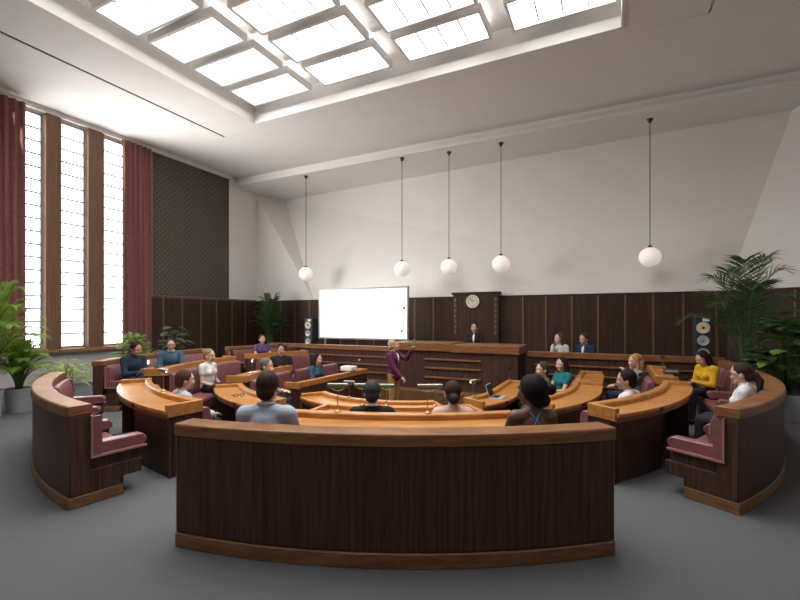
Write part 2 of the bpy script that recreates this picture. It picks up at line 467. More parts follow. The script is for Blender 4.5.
# local x runs along the window wall from the corner side into the room
o.matrix_world = Matrix(((-A2.x, -E2.x, 0, RM(0, -1.32, 0).x), (-A2.y, -E2.y, 0, RM(0, -1.32, 0).y), (0, 0, 1, 0), (0, 0, 0, 1)))

# windows
for i, (u0, u1) in enumerate(WIN):
    fr = MB(); t = .05
    fr.rbox(-.09, -.02, u0, u0 + t, WZ0, WZ1); fr.rbox(-.09, -.02, u1 - t, u1, WZ0, WZ1)
    fr.rbox(-.09, -.02, u0, u1, WZ0, WZ0 + t); fr.rbox(-.09, -.02, u0, u1, WZ1 - t, WZ1)
    w = struct(fr.build('window_%d' % (i + 1), M['metal']))
    MB().rbox(-.08, -.06, u0 + t, u1 - t, WZ0 + t, WZ1 - t).build('pane', M['win'], w)
    gb = MB(); nb = 18
    for k in range(1, nb):
        z = WZ0 + t + (WZ1 - WZ0 - 2 * t) * k / nb; gb.rbox(-.062, -.04, u0 + t, u1 - t, z - .020, z + .020)
    gb.build('glazing_bar', M['bar'], w)
for i, (u0, u1) in enumerate([(-6.79, -6.49), (-5.87, -5.51)]):
    p = sbox('trim_%d' % (13 + i), M['post'], [(-.12, .10, u0, u1, .88, 6.48)], bevel=.01)
    MB().rbox(-.02, .115, u1 - .012, u1 + .012, .88, 6.46).build('edge_strip', M['sill'], p)
sbox('trim_15', M['sill'], [(-.12, .14, -7.6, -4.7, .80, .88)], bevel=.008)

def curtain(label, u0, u1, lean):
    m = MB(); n = 96; zs = [.62 + (6.5 - .62) * k / 14 for k in range(15)]
    vs = []; fs = []
    for side in (0, .012):
        for k, z in enumerate(zs):
            tk = (z - .62) / 5.9
            for i in range(n + 1):
                q = i / n; u = u0 + (u1 - u0) * q + lean * (1 - tk) * q
                ph = q * (u1 - u0) / .155 * 2 * math.pi
                v = .15 + .050 * math.sin(ph + .5 * math.sin(tk * 3)) * (1 - .25 * tk) + .012 * math.sin(ph * 2.3 + tk * 4) + side
                vs.append(RM(v, u, z))
    N = (n + 1) * len(zs)
    for s in (0, 1):
        for k in range(len(zs) - 1):
            for i in range(n):
                a = s * N + k * (n + 1) + i; f = (a, a + 1, a + n + 2, a + n + 1); fs.append(f if s else f[::-1])
    m.add(vs, fs)
    return tag(m.build('curtain', M['curtain'], None, smooth=True), label, 'curtain')
curtain('wine red floor-length curtain beside the tall palm, on the window side nearest the camera', -9.0, -7.20, .02)
curtain('wine red curtain hanging between the third window and the dotted acoustic panel', -5.06, -4.26, -.0)

# ------------------------------------------------------------------ stage front
def stagefront():
    # low partition to both sides
    def part(name, v0, v1, label):
        t = thing(name, label, 'partition', RM((v0 + v1) / 2, -2.15, 0))
        MB().rbox(v0, v1, -2.20, -2.08, Z1, .76).build('panel', M['dark'], t)
        MB().rbox(v0 - .0, v1, -2.24, -2.02, .76, .88).build('capping', M['cap'], t, bevel=.008)
        for z in (.60, .39, .18):
            MB().rbox(v0 + .15, v1 - .1, -2.235, -2.20, z - .018, z + .018).build('rail', M['cap'], t, bevel=.004)
        return t
    part('partition', 2.7, 6.95, 'low dark wood partition with oak cap in front of the projection screen')
    part('partition', 10.36, 14.0, 'low dark wood partition with oak cap in front of the couple and the right speaker')
    d = thing('dais', 'tall presiding desk below the clock with thick oak cap and three oak rails', 'desk', RM(8.85, -2.6, 0))
    MB().rbox(7.30, 10.27, -2.90, -2.30, Z3, .87).build('front_panel', M['dark'], d)
    MB().rbox(7.27, 8.77, -2.95, -1.9, .87, 1.05).build('capping', M['cap'], d, bevel=.01)
    MB().rbox(8.77, 10.31, -2.95, -1.9, .855, 1.028).build('capping', M['cap'], d, bevel=.01)
    MB().rbox(7.30, 7.35, -2.30, -1.9, Z1, .87).build('side_panel', M['dark'], d)
    MB().rbox(10.22, 10.27, -2.30, -1.9, Z1, .855).build('side_panel', M['dark'], d)
    for z in (.68, .48, .26):
        MB().rbox(8.13, 9.47, -2.935, -2.90, z - .02, z + .02).build('rail', M['cap'], d, bevel=.004)
    st = struct(MB().rbox(6.75, 10.0, -3.22, -2.90, Z3, -.02).rbox(3.6, 7.28, -2.78, -2.21, -.05, .006).build('trim_16', M['parquet'], bevel=.01))
    return d
stagefront()

# ------------------------------------------------------------------ curved benches
def profile_round(r0, r1, z0, z1, k=.03):
    return [(r0 + k, z0), (r1 - k, z0), (r1, z0 + k), (r1, z1 - k), (r1 - k, z1), (r0 + k, z1), (r0, z1 - k), (r0, z0 + k)]
def radial_box(m, s, w, r0, r1, z0, z1, k=0):      # a block standing along the radius at s, w wide
    b, nrm = ring(s); tn = Vector((-nrm.y, nrm.x))
    pr = profile_round(r0, r1, z0, z1, k) if k else [(r0, z0), (r1, z0), (r1, z1), (r0, z1)]
    pth = [(b + tn * (w * q), nrm) for q in (-.5, .5)]
    if k: # softened ends
        m.sweep([(b + tn * (w * q), nrm) for q in (-.5, -.4, .4, .5)], pr) if False else m.sweep(pth, pr)
    else: m.sweep(pth, pr)
    return m
def bench(s0, s1, label, nseat, group='tall outer benches', dr=0):
    path = lambda a, b, st=2.0: [(p + n_ * dr, n_) for p, n_ in globals()['path'](a, b, st)]
    t = thing('curved_bench', label, 'bench', rp((s0 + s1) / 2, 5.4, 0), group)
    sg = 1 if s1 > s0 else -1
    pt = path(s0, s1)
    MB().sweep(pt, [(5.33, .10), (5.49, .10), (5.49, .80), (5.33, .80)]).build('back_panel', M['dark'], t, bevel=.01)
    MB().sweep(pt, [(5.06, 0), (5.50, 0), (5.50, .10), (5.06, .10)]).build('plinth', M['plinth'], t, bevel=.008)
    MB().sweep(path(s0 - sg * .02, s1 + sg * .02), [(5.315, .80), (5.505, .80), (5.505, .878), (5.495, .888), (5.325, .888), (5.315, .878)]).build('capping', M['cap'], t, bevel=.012)
    MB().sweep(pt, [(5.06, .10), (5.34, .10), (5.34, .30), (4.90, .30), (4.90, .17), (5.06, .17)]).build('seat_base', M['dark'], t, bevel=.006)
    k = math.degrees(.06 / 5)
    MB().sweep(path(s0 + sg * 2 * k, s1 - sg * 2 * k), profile_round(4.88, 5.22, .295, .40, .03)).build('seat_cushion', M['leather'], t, bevel=.008)
    for i in range(nseat):
        a = s0 + (s1 - s0) * i / nseat; b = s0 + (s1 - s0) * (i + 1) / nseat
        MB().sweep(path(a + sg * .9, b - sg * .9), [(5.335, .40), (5.235, .40), (5.215, .50), (5.24, .72), (5.265, .775), (5.29, .795), (5.335, .795)]).build('back_cushion', M['leather'], t, bevel=.01)
    for i in range(nseat + 1):
        s = s0 + (s1 - s0) * i / nseat
        if i == 0: s += sg * k
        if i == nseat: s -= sg * k
        arm = radial_box(MB(), s, .11, 4.86, 5.335 if i in (0, nseat) else 5.26, .42, .53, .035).build('armrest', M['leather'], t, bevel=.01)
        radial_box(MB(), s, .085, 4.89, 5.335, .27, .42).build('arm_panel', M['dark'], arm)
        if i in (0, nseat):
            e0 = s0 if i == 0 else s1; dd = -sg * .05 if i == 0 else sg * .05
            radial_box(MB(), e0 + dd, .018, 5.255, 5.335, .42, .775, .01).build('end_pad', M['leather'], t)
            radial_box(MB(), e0 + dd, .03, 4.87, 5.345, .405, .425).build('piping', M['piping'], t)
            radial_box(MB(), e0 + dd, .03, 5.33, 5.345, .42, .785).build('piping', M['piping'], t)
    return t
bench(-108.6, -75.6, 'big curved dark wood bench back facing the camera, centre of the picture', 3)
bench(-60.4, 1.0, 'curved bench with oak cap around the woman in white and the woman in yellow', 6, dr=-.05)
bench(-122.4, -155, 'empty curved bench with mauve armrests beside the grey plant pots', 3, dr=.01)
bench(-171.5, -204.5, 'curved bench on which the man in the navy turtleneck reads', 3, dr=.06)
bench(-211.5, -230.5, 'outer curved bench at the back where the woman in a purple top sits', 2)

def lowbench(s0, s1, r, zf, ztop, label, group, fn=None):
    """seat that leans against the desk of the row behind (outer radius r)"""
    t = thing('low_bench', label, 'bench', rp((s0 + s1) / 2, r - .3, zf), group)
    pt = (fn or path)(s0, s1)
    if fn: t.location = (*(pt[12][0] + pt[12][1] * (r - .3)), zf); OFF[t.name] = Vector(t.location)
    MB().sweep(pt, [(r - .42, zf), (r - .005, zf), (r - .005, zf + .26), (r - .50, zf + .26), (r - .50, zf + .14), (r - .42, zf + .14)]).build('seat_base', M['dark'], t, bevel=.006)
    MB().sweep(pt, profile_round(r - .52, r - .14, zf + .265, zf + .38, .03)).build('seat_cushion', M['leather'], t, bevel=.008)
    MB().sweep(pt, [(r - .005, zf + .27), (r - .13, zf + .38), (r - .15, zf + .48), (r - .10, ztop - .03), (r - .07, ztop), (r - .005, ztop)]).build('backrest', M['leather'], t, bevel=.01)
    return t

# ------------------------------------------------------------------ curved desks
def desk(pth_fn, s0, s1, rin, rout, zt, zout, zin, label, group, frac=.42, name='curved_desk', plates=2):
    """pth_fn(s0,s1) -> path; rin lip side, rout user side; zt top; floors on both sides"""
    pf = pth_fn; pt = pf(s0, s1); b0, n0 = pt[len(pt) // 2]
    loc = Vector((b0.x + n0.x * rin, b0.y + n0.y * rin, zin)); t = thing(name, label, 'desk', loc, group)
    MB().sweep(pt, [(rin + .06, zt - .04), (rout, zt - .04), (rout + .006, zt - .02), (rout, zt), (rin + .06, zt)]).build('desk_top', M['desk'], t, bevel=.004)
    MB().sweep(pt, [(rin, zt - .05), (rin + .085, zt - .05), (rin + .085, zt + .045), (rin + .07, zt + .06), (rin, zt + .06)]).build('raised_lip', M['desk'], t, bevel=.006)
    MB().sweep(pt, [(rin + .012, zin), (rin + .05, zin), (rin + .05, zt - .04), (rin + .012, zt - .04)]).build('modesty_panel', M['dark'], t)
    MB().sweep(pt, [(rout - .035, zt - .085), (rout - .012, zt - .085), (rout - .012, zt - .04), (rout - .035, zt - .04)]).build('apron', M['cap'], t)
    L = len(pt)
    for j, (i0, i1) in enumerate(((0, 1), (L - 1, L - 2))):
        (b, nr) = pt[i0]; c = pt[i1]
        q0 = b + nr * rin; q1 = c[0] + c[1] * rin; d = (q1 - q0).normalized(); tn = Vector((-nr.y, nr.x)); tn = tn if tn.dot(d) > 0 else -tn
        MB().sweep([(b - tn * .015, nr), (b + tn * .045, nr)], [(rin, zt - .075), (rout - .02, zt - .075), (rout - .02, zt + .055), (rin, zt + .055)]).build('end_lip', M['desk'], t, bevel=.006)
        MB().sweep([(b, nr), (b + tn * .04, nr)], [(rin + .02, zout if zout > zin else zin), (rout - .04, zout), (rout - .04, zt - .04), (rin + .02, zt - .04)]).build('end_panel', M['dark'], t)
    if frac:
        k = max(2, int(L * frac)); MB().sweep(pt[:k], [(rout - .10, zout), (rout - .06, zout), (rout - .06, zt - .04), (rout - .10, zt - .04)]).build('knee_panel', M['dark'], t)
    for q in range(plates):
        i = int(L * (.3 + .4 * q / max(1, plates - 1))) if plates > 1 else L // 2
        i = min(i, L - 2); b, nr = pt[i]; tn = Vector((-nr.y, nr.x))
        MB().sweep([(b - tn * .03, nr), (b + tn * .03, nr)], [(rout - .008, zt - .052), (rout + .012, zt - .052), (rout + .012, zt - .006), (rout - .008, zt - .006)]).build('edge_plate', M['darkmetal'], t)
    return t
G1, G2, G3 = 'outer row of curved desks', 'middle row of curved desks', 'inner row of curved desks'
R1 = (4.27, 4.68, .70, Z1, Z2); Rr2 = (2.98, 3.42, .50, Z2, Z3); Rr3 = (1.62, 2.08, .30, Z3, Z3)
desk(path, -107, -77.5, *R1, 'long curved honey wood desk just behind the big central bench', G1)
desk(path, -64, -31, 4.22, 4.57, .70, Z1, Z2, 'curved honey wood desk behind the man in the white shirt', G1)
desk(path, -24.5, -1.5, 4.15, 4.47, .70, Z1, Z2, 'short honey wood desk carrying a dark device, behind the blonde woman', G1)
desk(path, -122.5, -153, *R1, 'curved desk with pale sheen between the empty bench and the grey-shirted man', G1)
desk(path, -170, -203, *R1, 'curved desk in front of the man in the blue sweater', G1)
desk(path, -211, -232, *R1, 'curved desk in front of the woman in the purple top', G1)
desk(path, -110.5, -75.5, *Rr2, 'curved desk in front of the dark-suited man and the brown-haired woman seen from behind', G2)
desk(path, -58, -19, *Rr2, 'curved honey wood desk behind the woman in the teal top', G2)
desk(path, -17, 4, *Rr2, 'short straight honey wood desk under the couple, ending the middle row', G2)
desk(path, -124.5, -158, *Rr2, 'curved desk with folded spectacles left of the man in the light blue shirt', G2)
desk(path, -176, -210, *Rr2, 'curved desk with white papers beside the woman in the white top', G2)
desk(path, -152, -76, *Rr3, 'innermost curved desk in front of the presenter', G3)
desk(path, -56, -4.5, *Rr3, 'honey wood desk carrying the open laptop', G3)
def left_leg(t0, t1):
    k = 24
    return [(C2 + A2 * (t0 + (t1 - t0) * i / k), -E2) for i in range(k + 1)]
desk(left_leg, -.75, 1.9, 1.99, 2.38, .30, Z3, Z3, 'straight honey wood desk carrying the projector', G3, frac=0)
H1, H2 = 'middle row benches', 'inner row benches'
for s0, s1, w in [(-107, -77.5, 'mauve low bench of the dark-suited man, backed by the long central desk'),
                  (-64, -30, 'mauve low bench on which the man in the white shirt sits'),
                  (-24.5, -1.5, 'mauve low bench below the short desk with the dark device'),
                  (-122.5, -153, 'mauve low bench on which the grey-shirted man sits'),
                  (-170, -203, 'mauve low bench behind the woman in the white top'),
                  (-211, -232, 'mauve low bench on which the man in the raglan shirt sits')]:
    lowbench(s0, s1, 4.215 if s0 == -64 else 4.145 if s0 == -24.5 else 4.27, Z2, .66, w, H1)
for s0, s1, w in [(-58, -19, 'mauve low bench on which the woman in the teal top sits'),
                  (-17, 4, 'empty mauve low bench below the short straight desk under the couple'),
                  (-124.5, -158, 'mauve low bench below the desk with the folded spectacles'),
                  (-176, -207, 'mauve low bench on which the grey-haired person in a striped top sits'),
                  ]:
    lowbench(s0, s1, 2.98, Z3, .46, w, H2)
lowbench(.25, 1.85, 2.97, Z3, .46, 'mauve low bench on which the woman in the denim shirt sits', H2, left_leg)

# ------------------------------------------------------------------ fittings
def globe(x, ytop, yg, dia, label):
    Y = F * (ZS - EYE) / (HOR - ytop); c = PY(x, Y, 0); zc = EYE + (HOR - yg) * Y / F
    t = thing('globe_pendant', label, 'pendant lamp', (c.x, c.y, ZS), 'globe pendants along the stage wall')
    r = .235
    MB().ell((c.x, c.y, zc), (r, r, r * .97), None, 32, 20).build('globe', M['globe'], t, smooth=True)
    MB().lathe((c.x, c.y, zc + r * .93), [(0, .05), (.035, .05), (.045, .03), (.05, 0), (0, 0)], 16).build('gallery', M['darkmetal'], t, smooth=True, auto=40)
    MB().tube([(c.x, c.y, zc + r), (c.x, c.y, ZS - .05)], .009, 8).build('cord', M['darkmetal'], t, smooth=True, auto=40)
    MB().lathe((c.x, c.y, ZS - .10), [(0, 0), (.02, 0), (.06, .08), (.07, .10), (0, .10)], 16).build('canopy', M['darkmetal'], t, smooth=True, auto=40)
for x, yt, yg, d, lb in [(306, 176, 274, 14, 'white globe pendant above the left speaker, beside the screen'),
                         (402, 158, 269, 16, 'white globe pendant just above the top right corner of the screen'),
                         (449, 152, 267, 15, 'white globe pendant just left of the clock tower'),
                         (501, 143, 264, 16, 'white globe pendant just right of the clock tower'),
                         (650, 119, 257, 22, 'largest white globe pendant, alone on the right of the wall')]:
    globe(x, yt, yg, d, lb)

# clock
cc = RM(8.50, -.235, 2.11)
ck = thing('wall_clock', 'round pale clock on the dark wood tower above the dais', 'clock', cc)
rotw = Matrix.Rotation(-TH, 4, 'Z') @ Matrix.Rotation(R_(90), 4, 'X')
MB().lathe(cc, [(0, 0), (.165, 0), (.165, .02), (0, .02)], 40, rotw).build('dial', plain('clock dial', (.62, .58, .50), .6), ck, smooth=True, auto=40)
MB().lathe(cc, [(.16, 0), (.19, 0), (.19, .035), (.16, .035), (.16, 0)], 40, rotw).build('rim', M['cream'], ck, smooth=True, auto=40)
tk = MB()
for i in range(12):
    mt = Matrix.Translation(cc) @ rotw @ Matrix.Rotation(R_(30 * i), 4, 'Z'); tk.box(-.006, .006, .125, .15, .02, .024, mt)
tk.build('hour_marks', M['black'], ck)
for a, l, nm in ((-60, .085, 'hour_hand'), (40, .125, 'minute_hand')):
    mt = Matrix.Translation(cc) @ rotw @ Matrix.Rotation(R_(a), 4, 'Z'); MB().box(-.006, .006, -.02, l, .024, .03, mt).build(nm, M['black'], ck)

# projection screen
st = thing('projection_screen', 'large lit white projection screen standing at the left of the stage wall', 'screen', RM(5.13, -.8, 0))
MB().rbox(3.58, 6.69, -.83, -.80, 1.02, 2.52).build('sheet', M['screen'], st)
fr = MB()
fr.rbox(3.53, 3.58, -.84, -.77, .97, 2.57); fr.rbox(6.69, 6.74, -.84, -.77, .97, 2.57); fr.rbox(3.58, 6.69, -.84, -.77, 2.52, 2.57); fr.rbox(3.58, 6.69, -.84, -.77, .97, 1.02)
fr.build('frame', M['metal'], st)
for v in (3.75, 6.5):
    MB().rbox(v - .02, v + .02, -.79, -.75, 0, .97).build('leg', M['metal'], st)
    MB().rbox(v - .03, v + .03, -1.05, -.5, 0, .03).build('foot', M['metal'], st)
for x, y, c, nm in [(404, 308, (.5, .18, .06), 'orange round dot sticker near the upper right of the screen'), (401.5, 331, (.30, .42, .03), 'green round dot sticker near the lower right of the screen')]:
    Y = F * 0 + 0
    r = Vector(((x - 400) / F, 1)); s = (DW - .835) / (A2.dot(r)); p = r * s
    z = EYE + (HOR - y) * s / F
    o = MB().lathe((p.x, p.y, z), [(0, 0), (.045, 0), (.04, .012), (0, .015)], 20, rotw).build('sticker', plain('sticker ' + nm[:5], c, .5))
    tag(o, nm, 'sticker', 'screen stickers')

# loudspeakers
def speaker(v, d, w, zt, label):
    p = RM(v, -d, 0); t = thing('floor_speaker', label, 'speaker', p, 'floor speakers on the stage')
    MB().rbox(v - w / 2, v + w / 2, -d, -d + .34, .04, zt).build('cabinet', M['speaker'], t, bevel=.01)
    MB().rbox(v - w / 2 - .03, v + w / 2 + .03, -d - .02, -d + .36, 0, .04).build('base', M['black'], t, bevel=.006)
    MB().rbox(v - .01, v + w / 2 - .03, -d - .008, -d, zt - .10, zt - .035).build('label_plate', M['paper'], t)
    z = zt - .23
    for i, (cr, mt_) in enumerate([(.118, 'cream'), (.105, 'silver'), (.105, 'silver'), (.105, 'silver')]):
        c = RM(v, -d - .001, z)
        dr = MB().lathe(c, [(0, .0), (cr * .9, .002), (cr, .016), (cr * .92, .02), (cr * .5, .006), (cr * .30, .004), (0, .004)], 28, rotw).build('driver', M[mt_], t, smooth=True, auto=40)
        MB().ell(c + Vector((-A2.x * .01, -A2.y * .01, 0)), (cr * .22,) * 3).build('dust_cap', M['black'] if i == 0 else M['metal'], dr, smooth=True)
        z -= .262
speaker(13.75, 1.6, .285, 1.67, 'dark floor speaker with a cream cone beside the tall palm, right of the stage')
speaker(3.23, 1.0, .28, 1.63, 'dark floor speaker with a cream cone left of the projection screen')

# desk lamps
def lamp(p, yaw, label, lit=True, w=.19, h=.27, light=.8):
    """p: foot; yaw: direction of the bar"""
    t = thing('desk_lamp', label, 'desk lamp', p, 'desk lamps with bar shades')
    mt = Matrix.Translation(p) @ Matrix.Rotation(yaw, 4, 'Z')
    MB().lathe(p, [(0, 0), (.034, 0), (.034, .007), (.016, .015), (.006, .026), (0, .026)], 20).build('base', M['brass'], t, smooth=True, auto=40)
    MB().tube([p + Vector((0, 0, .02)), p + Vector((0, 0, h * .72))], .0042).build('stem', M['brass'], t, smooth=True, auto=50)
    pts = []
    for k in range(9):
        a = math.pi * (1 + k / 8); pts.append(mt @ Vector((w * .32 * math.cos(a), 0, h * .86 + w * .32 * math.sin(a) * .55)))
    MB().tube(pts, .0042).build('yoke', M['brass'], t, smooth=True, auto=50)
    prof = [(-.021, h * .83), (-.019, h * .93), (-.010, h * .975), (.010, h * .975), (.019, h * .93), (.021, h * .83), (.017, h * .83), (.013, h * .92), (0, h * .945), (-.013, h * .92), (-.017, h * .83)]
    m = MB(); vs = []
    for x in (-w / 2, w / 2):
        for y, z in prof: vs.append(mt @ Vector((x, y, z)))
    nn = len(prof); fs = [(i, (i + 1) % nn, nn + (i + 1) % nn, nn + i) for i in range(nn)] + [tuple(range(nn)), tuple(range(nn, 2 * nn))]
    m.add(vs, fs).build('shade', M['shade'] if lit else M['darkmetal'], t)
    MB().box(-w * .5, w * .5, -.016, .016, h * .972, h * .992, mt).build('top_strip', M['striplight'] if lit else M['darkmetal'], t, bevel=.002)
    if lit:
        MB().tube([mt @ Vector((-w * .42, 0, h * .875)), mt @ Vector((w * .42, 0, h * .875))], .007).build('tube', M['lampglow'], t, smooth=True, auto=50)
    return t
M['shade'] = plain('green lamp shade', (.075, .08, .045), .4, var=.05)
M['striplight'] = plain('ivory lamp top', (.80, .78, .66), .4, var=.02)
M['shade'].node_tree.nodes['Principled BSDF'].inputs['Transmission Weight'].default_value = 0
def lp(x, y, z): return P(x, y, z)
LZ1, LZ2, LZ3 = .76, .56, .36
lamp(rp(-99.6, 4.31, LZ1), 0, 'bar lamp on the central desk right of the man in the light blue shirt')
lamp(rp(-88.3, 4.31, LZ1), 0, 'bar lamp on the central desk between the dark-suited man and the brown-haired woman')
lamp(rp(-101.5, 3.02, LZ2), 0, 'bar lamp on the middle desk, its bar showing left of the dark-suited man')
lamp(rp(-95.7, 3.02, LZ2), 0, 'bar lamp on the middle desk, its bar showing right of the dark-suited man')
lamp(rp(-84.3, 3.02, LZ2), 0, 'bar lamp on the middle desk, just behind the lamp on the central desk')
lamp(rp(-121 - 13, 4.31, LZ1), R_(-40), 'lit lamp on the left desk right beside the grey-shirted man')
lamp(rp(-150.5, 4.31, LZ1), R_(-62), 'lit lamp at the far end of the desk beside the empty bench')
lamp(rp(-52, 4.31, LZ1), R_(40), 'dark lamp behind the man in the white shirt', False)
lamp(rp(-16, 4.31, LZ1), R_(64), 'lamp at the short desk with the dark device', False)
lamp(rp(-6, 3.02, LZ2), R_(64), 'lamp at the short straight desk below the couple', False)
lamp(rp(-50, 1.66, LZ3), R_(50), 'lamp on the laptop desk, between laptop and brown-haired woman')
lamp(rp(-5, 1.66, LZ3), R_(64), 'lamp at the far end of the laptop desk', False)
lamp(rp(-125, 1.66, LZ3), R_(-20), 'brightly lit lamp on the innermost desk near the projector desk')
lamp(rp(-182, 3.02, LZ2), R_(-80), 'lit lamp beside the white papers')
lamp(rp(-206, 4.31, LZ1), R_(-100), 'small lit lamp above the head of the man in the raglan shirt') if False else None

# ------------------------------------------------------------------ small things on desks
def laptop():
    p = rp(-35, 1.86, .30); p.z = .30
    t = thing('laptop', 'open silver laptop on the inner desk', 'laptop', p, None, R_(64), True)
    MB().box(-.16, .16, -.11, .11, 0, .016).build('base', M['silver'], t, bevel=.004)
    MB().box(-.13, .13, -.03, .09, .016, .019).build('keyboard', M['black'], t)
    mt = Matrix.Translation((0, .11, .012)) @ Matrix.Rotation(R_(-18), 4, 'X')
    MB().box(-.16, .16, -.005, .005, 0, .22, mt).build('lid', M['silver'], t, bevel=.003)
    MB().box(-.148, .148, -.008, -.005, .012, .208, mt).build('display', M['black'], t)
    return t
lt = laptop()
pj = P(348, 368.5, .36)
bp, bn = C2 + A2 * 1.25, -E2
pj = Vector((bp.x + bn.x * 2.13, bp.y + bn.y * 2.13, .36))
t = thing('projector', 'white projector glowing on the straight desk in front of the woman in denim', 'projector', pj, None, -TH, True)
MB().box(-.16, .16, -.13, .13, .012, .12).build('body', M['paper'], t, bevel=.02)
MB().lathe((.05, .12, .068), [(0, .0), (.042, 0), (.042, .03), (.034, .035), (0, .02)], 20, Matrix.Rotation(R_(-90), 4, 'X')).build('lens', M['lens'], t, smooth=True, auto=40)
for x in (-.12, .12):
    for y in (-.09, .09): MB().box(x - .012, x + .012, y - .012, y + .012, 0, .014).build('foot', M['black'], t)
mg = MB(); 
for k in range(6): mg.box(-.165, -.158, -.09 + k * .03, -.075 + k * .03, .04, .09)
mg.build('vent', M['metal'], t)
# spectacles on the left desk
sp = rp(-140, 3.22, .50)
t = thing('spectacles', 'dark folded spectacles lying on the desk beside the man in light blue', 'glasses', sp, None, R_(40), True)
for x in (-.045, .045):
    MB().tube([(x + .03 * math.cos(a * math.pi / 8), 0, .025 + .022 * math.sin(a * math.pi / 8)) for a in range(17)], .004).build('lens_rim', M['black'], t)
    MB().tube([(x * 1.7, 0, .035), (x * 1.7, .08, .02), (x * .4, .12, .006)], .004).build('temple', M['black'], t)
MB().tube([(-.015, 0, .03), (.015, 0, .03)], .004).build('bridge', M['black'], t)
def sheets(p, rz, label, nm='paper_stack', w=.21, d=.297):
    t = thing(nm, label, 'paper', p, None, rz, True)
    for k in range(3):
        mt = Matrix.Rotation(R_(k * 7 - 6), 4, 'Z'); MB().box(-w / 2, w / 2, -d / 2, d / 2, .001 + k * .004, .004 + k * .004, mt).build('sheet', M['paper'], t)
sheets(rp(-192, 3.2, .50), R_(80), 'white papers on the desk beside the woman in the white top')
sheets(rp(-147, 3.25, .50), R_(50), 'white paper under the folded spectacles on the left desk') if False else None
dv = rp(-12, 4.46, .70)
t = thing('desk_console', 'small dark desk console on the short desk at the right', 'console', dv, None, -TH, True)
MB().add([(-.12, -.08, 0), (.12, -.08, 0), (.12, .08, 0), (-.12, .08, 0), (-.12, -.08, .02), (.12, -.08, .02), (.12, .08, .08), (-.12, .08, .08)],
         [(0, 3, 2, 1), (4, 5, 6, 7), (0, 1, 5, 4), (2, 3, 7, 6), (0, 4, 7, 3), (1, 2, 6, 5)]).build('body', M['black'], t, bevel=.005)
MB().box(-.09, .09, -.03, .03, .05, .054, Matrix.Rotation(R_(20), 4, 'X')).build('display', M['metal'], t)
def mic(p, rz, label):
    t = thing('gooseneck_microphone', label, 'microphone', p, 'gooseneck microphones', rz, True)
    MB().lathe((0, 0, 0), [(0, 0), (.045, 0), (.04, .02), (0, .025)], 18).build('base', M['darkmetal'], t, smooth=True, auto=40)
    MB().tube([(0, 0, .02), (0, .0, .14), (0, -.02, .2), (0, -.06, .24)], .006).build('gooseneck', M['darkmetal'], t, smooth=True, auto=50)
    MB().cap((0, -.06, .24), .014, (0, -.10, .255), .016).build('capsule', M['metal'], t, smooth=True)
bp2 = C2 + A2 * 1.55 - E2 * 2.09
mic(Vector((bp2.x, bp2.y, .36)), R_(60), 'gooseneck microphone behind the projector')

# ------------------------------------------------------------------ plants
def blade(m, p, d, up, L, w, droop=.3, seg=3):
    side = d.cross(up).normalized(); vs = []; fs = []
    for k in range(seg + 1):
        q = k / seg; c = p + d * (L * q) + Vector((0, 0, -droop * L * q * q)); ww = w * math.sin(math.pi * min(.97, .18 + q * .8)) if q < 1 else w * .05
        vs += [c - side * ww, c + up * ww * .3, c + side * ww]
    for k in range(seg):
        a = k * 3; fs += [(a, a + 1, a + 4, a + 3), (a + 1, a + 2, a + 5, a + 4)]
    m.add(vs, fs)
def palm(loc, h, spread, nf, mat, label, potr=.2, poth=.38, seed=1, stemn=4, leaf=(.26, .014), nl=30, minz=.25):
    rnd = random.Random(seed); p = Vector(loc)
    t = thing('potted_palm', label, 'plant', p)
    pot(t, p, potr, poth)
    fo = MB(); stm = MB()
    for i in range(nf):
        a = 2 * math.pi * (i * .382 + rnd.random() * .08); e = minz + (1 - minz) * (i + .5) / nf
        ln = spread * (1.25 - .35 * e); top = poth + (h - poth) * (.45 + .6 * e * 1.0) * .95
        d = Vector((math.cos(a), math.sin(a), 0)); b0 = p + Vector((d.x * .04, d.y * .04, poth * .95))
        pts = []
        N = 16
        reach = ln * (1.0 - .55 * e)
        for k in range(N + 1):
            q = k / N
            x = reach * (q ** 1.7); z = (top - poth) * (1 - (1 - q) ** 1.8) - .30 * ln * q ** 3.2 * (1.05 - .5 * e)
            pts.append(b0 + d * x + Vector((0, 0, z)))
        stm.tube(pts, [.011 * (1 - .8 * k / N) + .002 for k in range(N + 1)], 6)
        for k in range(nl):
            q = .36 + .63 * k / nl; f = q * N; i0 = min(int(f), N - 1); c = pts[i0].lerp(pts[i0 + 1], f - i0); dr = (pts[i0 + 1] - pts[i0]).normalized()
            sd = dr.cross(Vector((0, 0, 1)))
            if sd.length < .05: sd = Vector((-d.y, d.x, 0))
            sd.normalize(); up = sd.cross(dr).normalized()
            LL = leaf[0] * ln * math.sin(math.pi * (.15 + .8 * (q - .36) / .64)) ** .7 * (1 + .15 * rnd.random())
            for s in (-1, 1):
                dd = (sd * s + dr * (.75 + .5 * q) + up * .18 + Vector((rnd.uniform(-.1, .1), rnd.uniform(-.1, .1), rnd.uniform(-.1, .1)))).normalized()
                blade(fo, c, dd, up, LL, leaf[1] * (.8 + .4 * rnd.random()), .32)
    fo.build('fronds', mat, t, smooth=True, recalc=False)
    stm.build('stems', M['leafm'], t, smooth=True)
    return t
def pot(t, p, r, h, mat=None):
    MB().lathe(p, [(0, 0), (r * .86, 0), (r * .88, .01), (r, h), (r * .9, h), (r * .88, h - .05), (0, h - .05)], 28).build('pot', mat or M['pot'], t, smooth=True, auto=40)
    MB().lathe(p, [(0, h - .03), (r * .89, h - .045), (0, h - .05)], 20).build('soil', M['soil'], t)
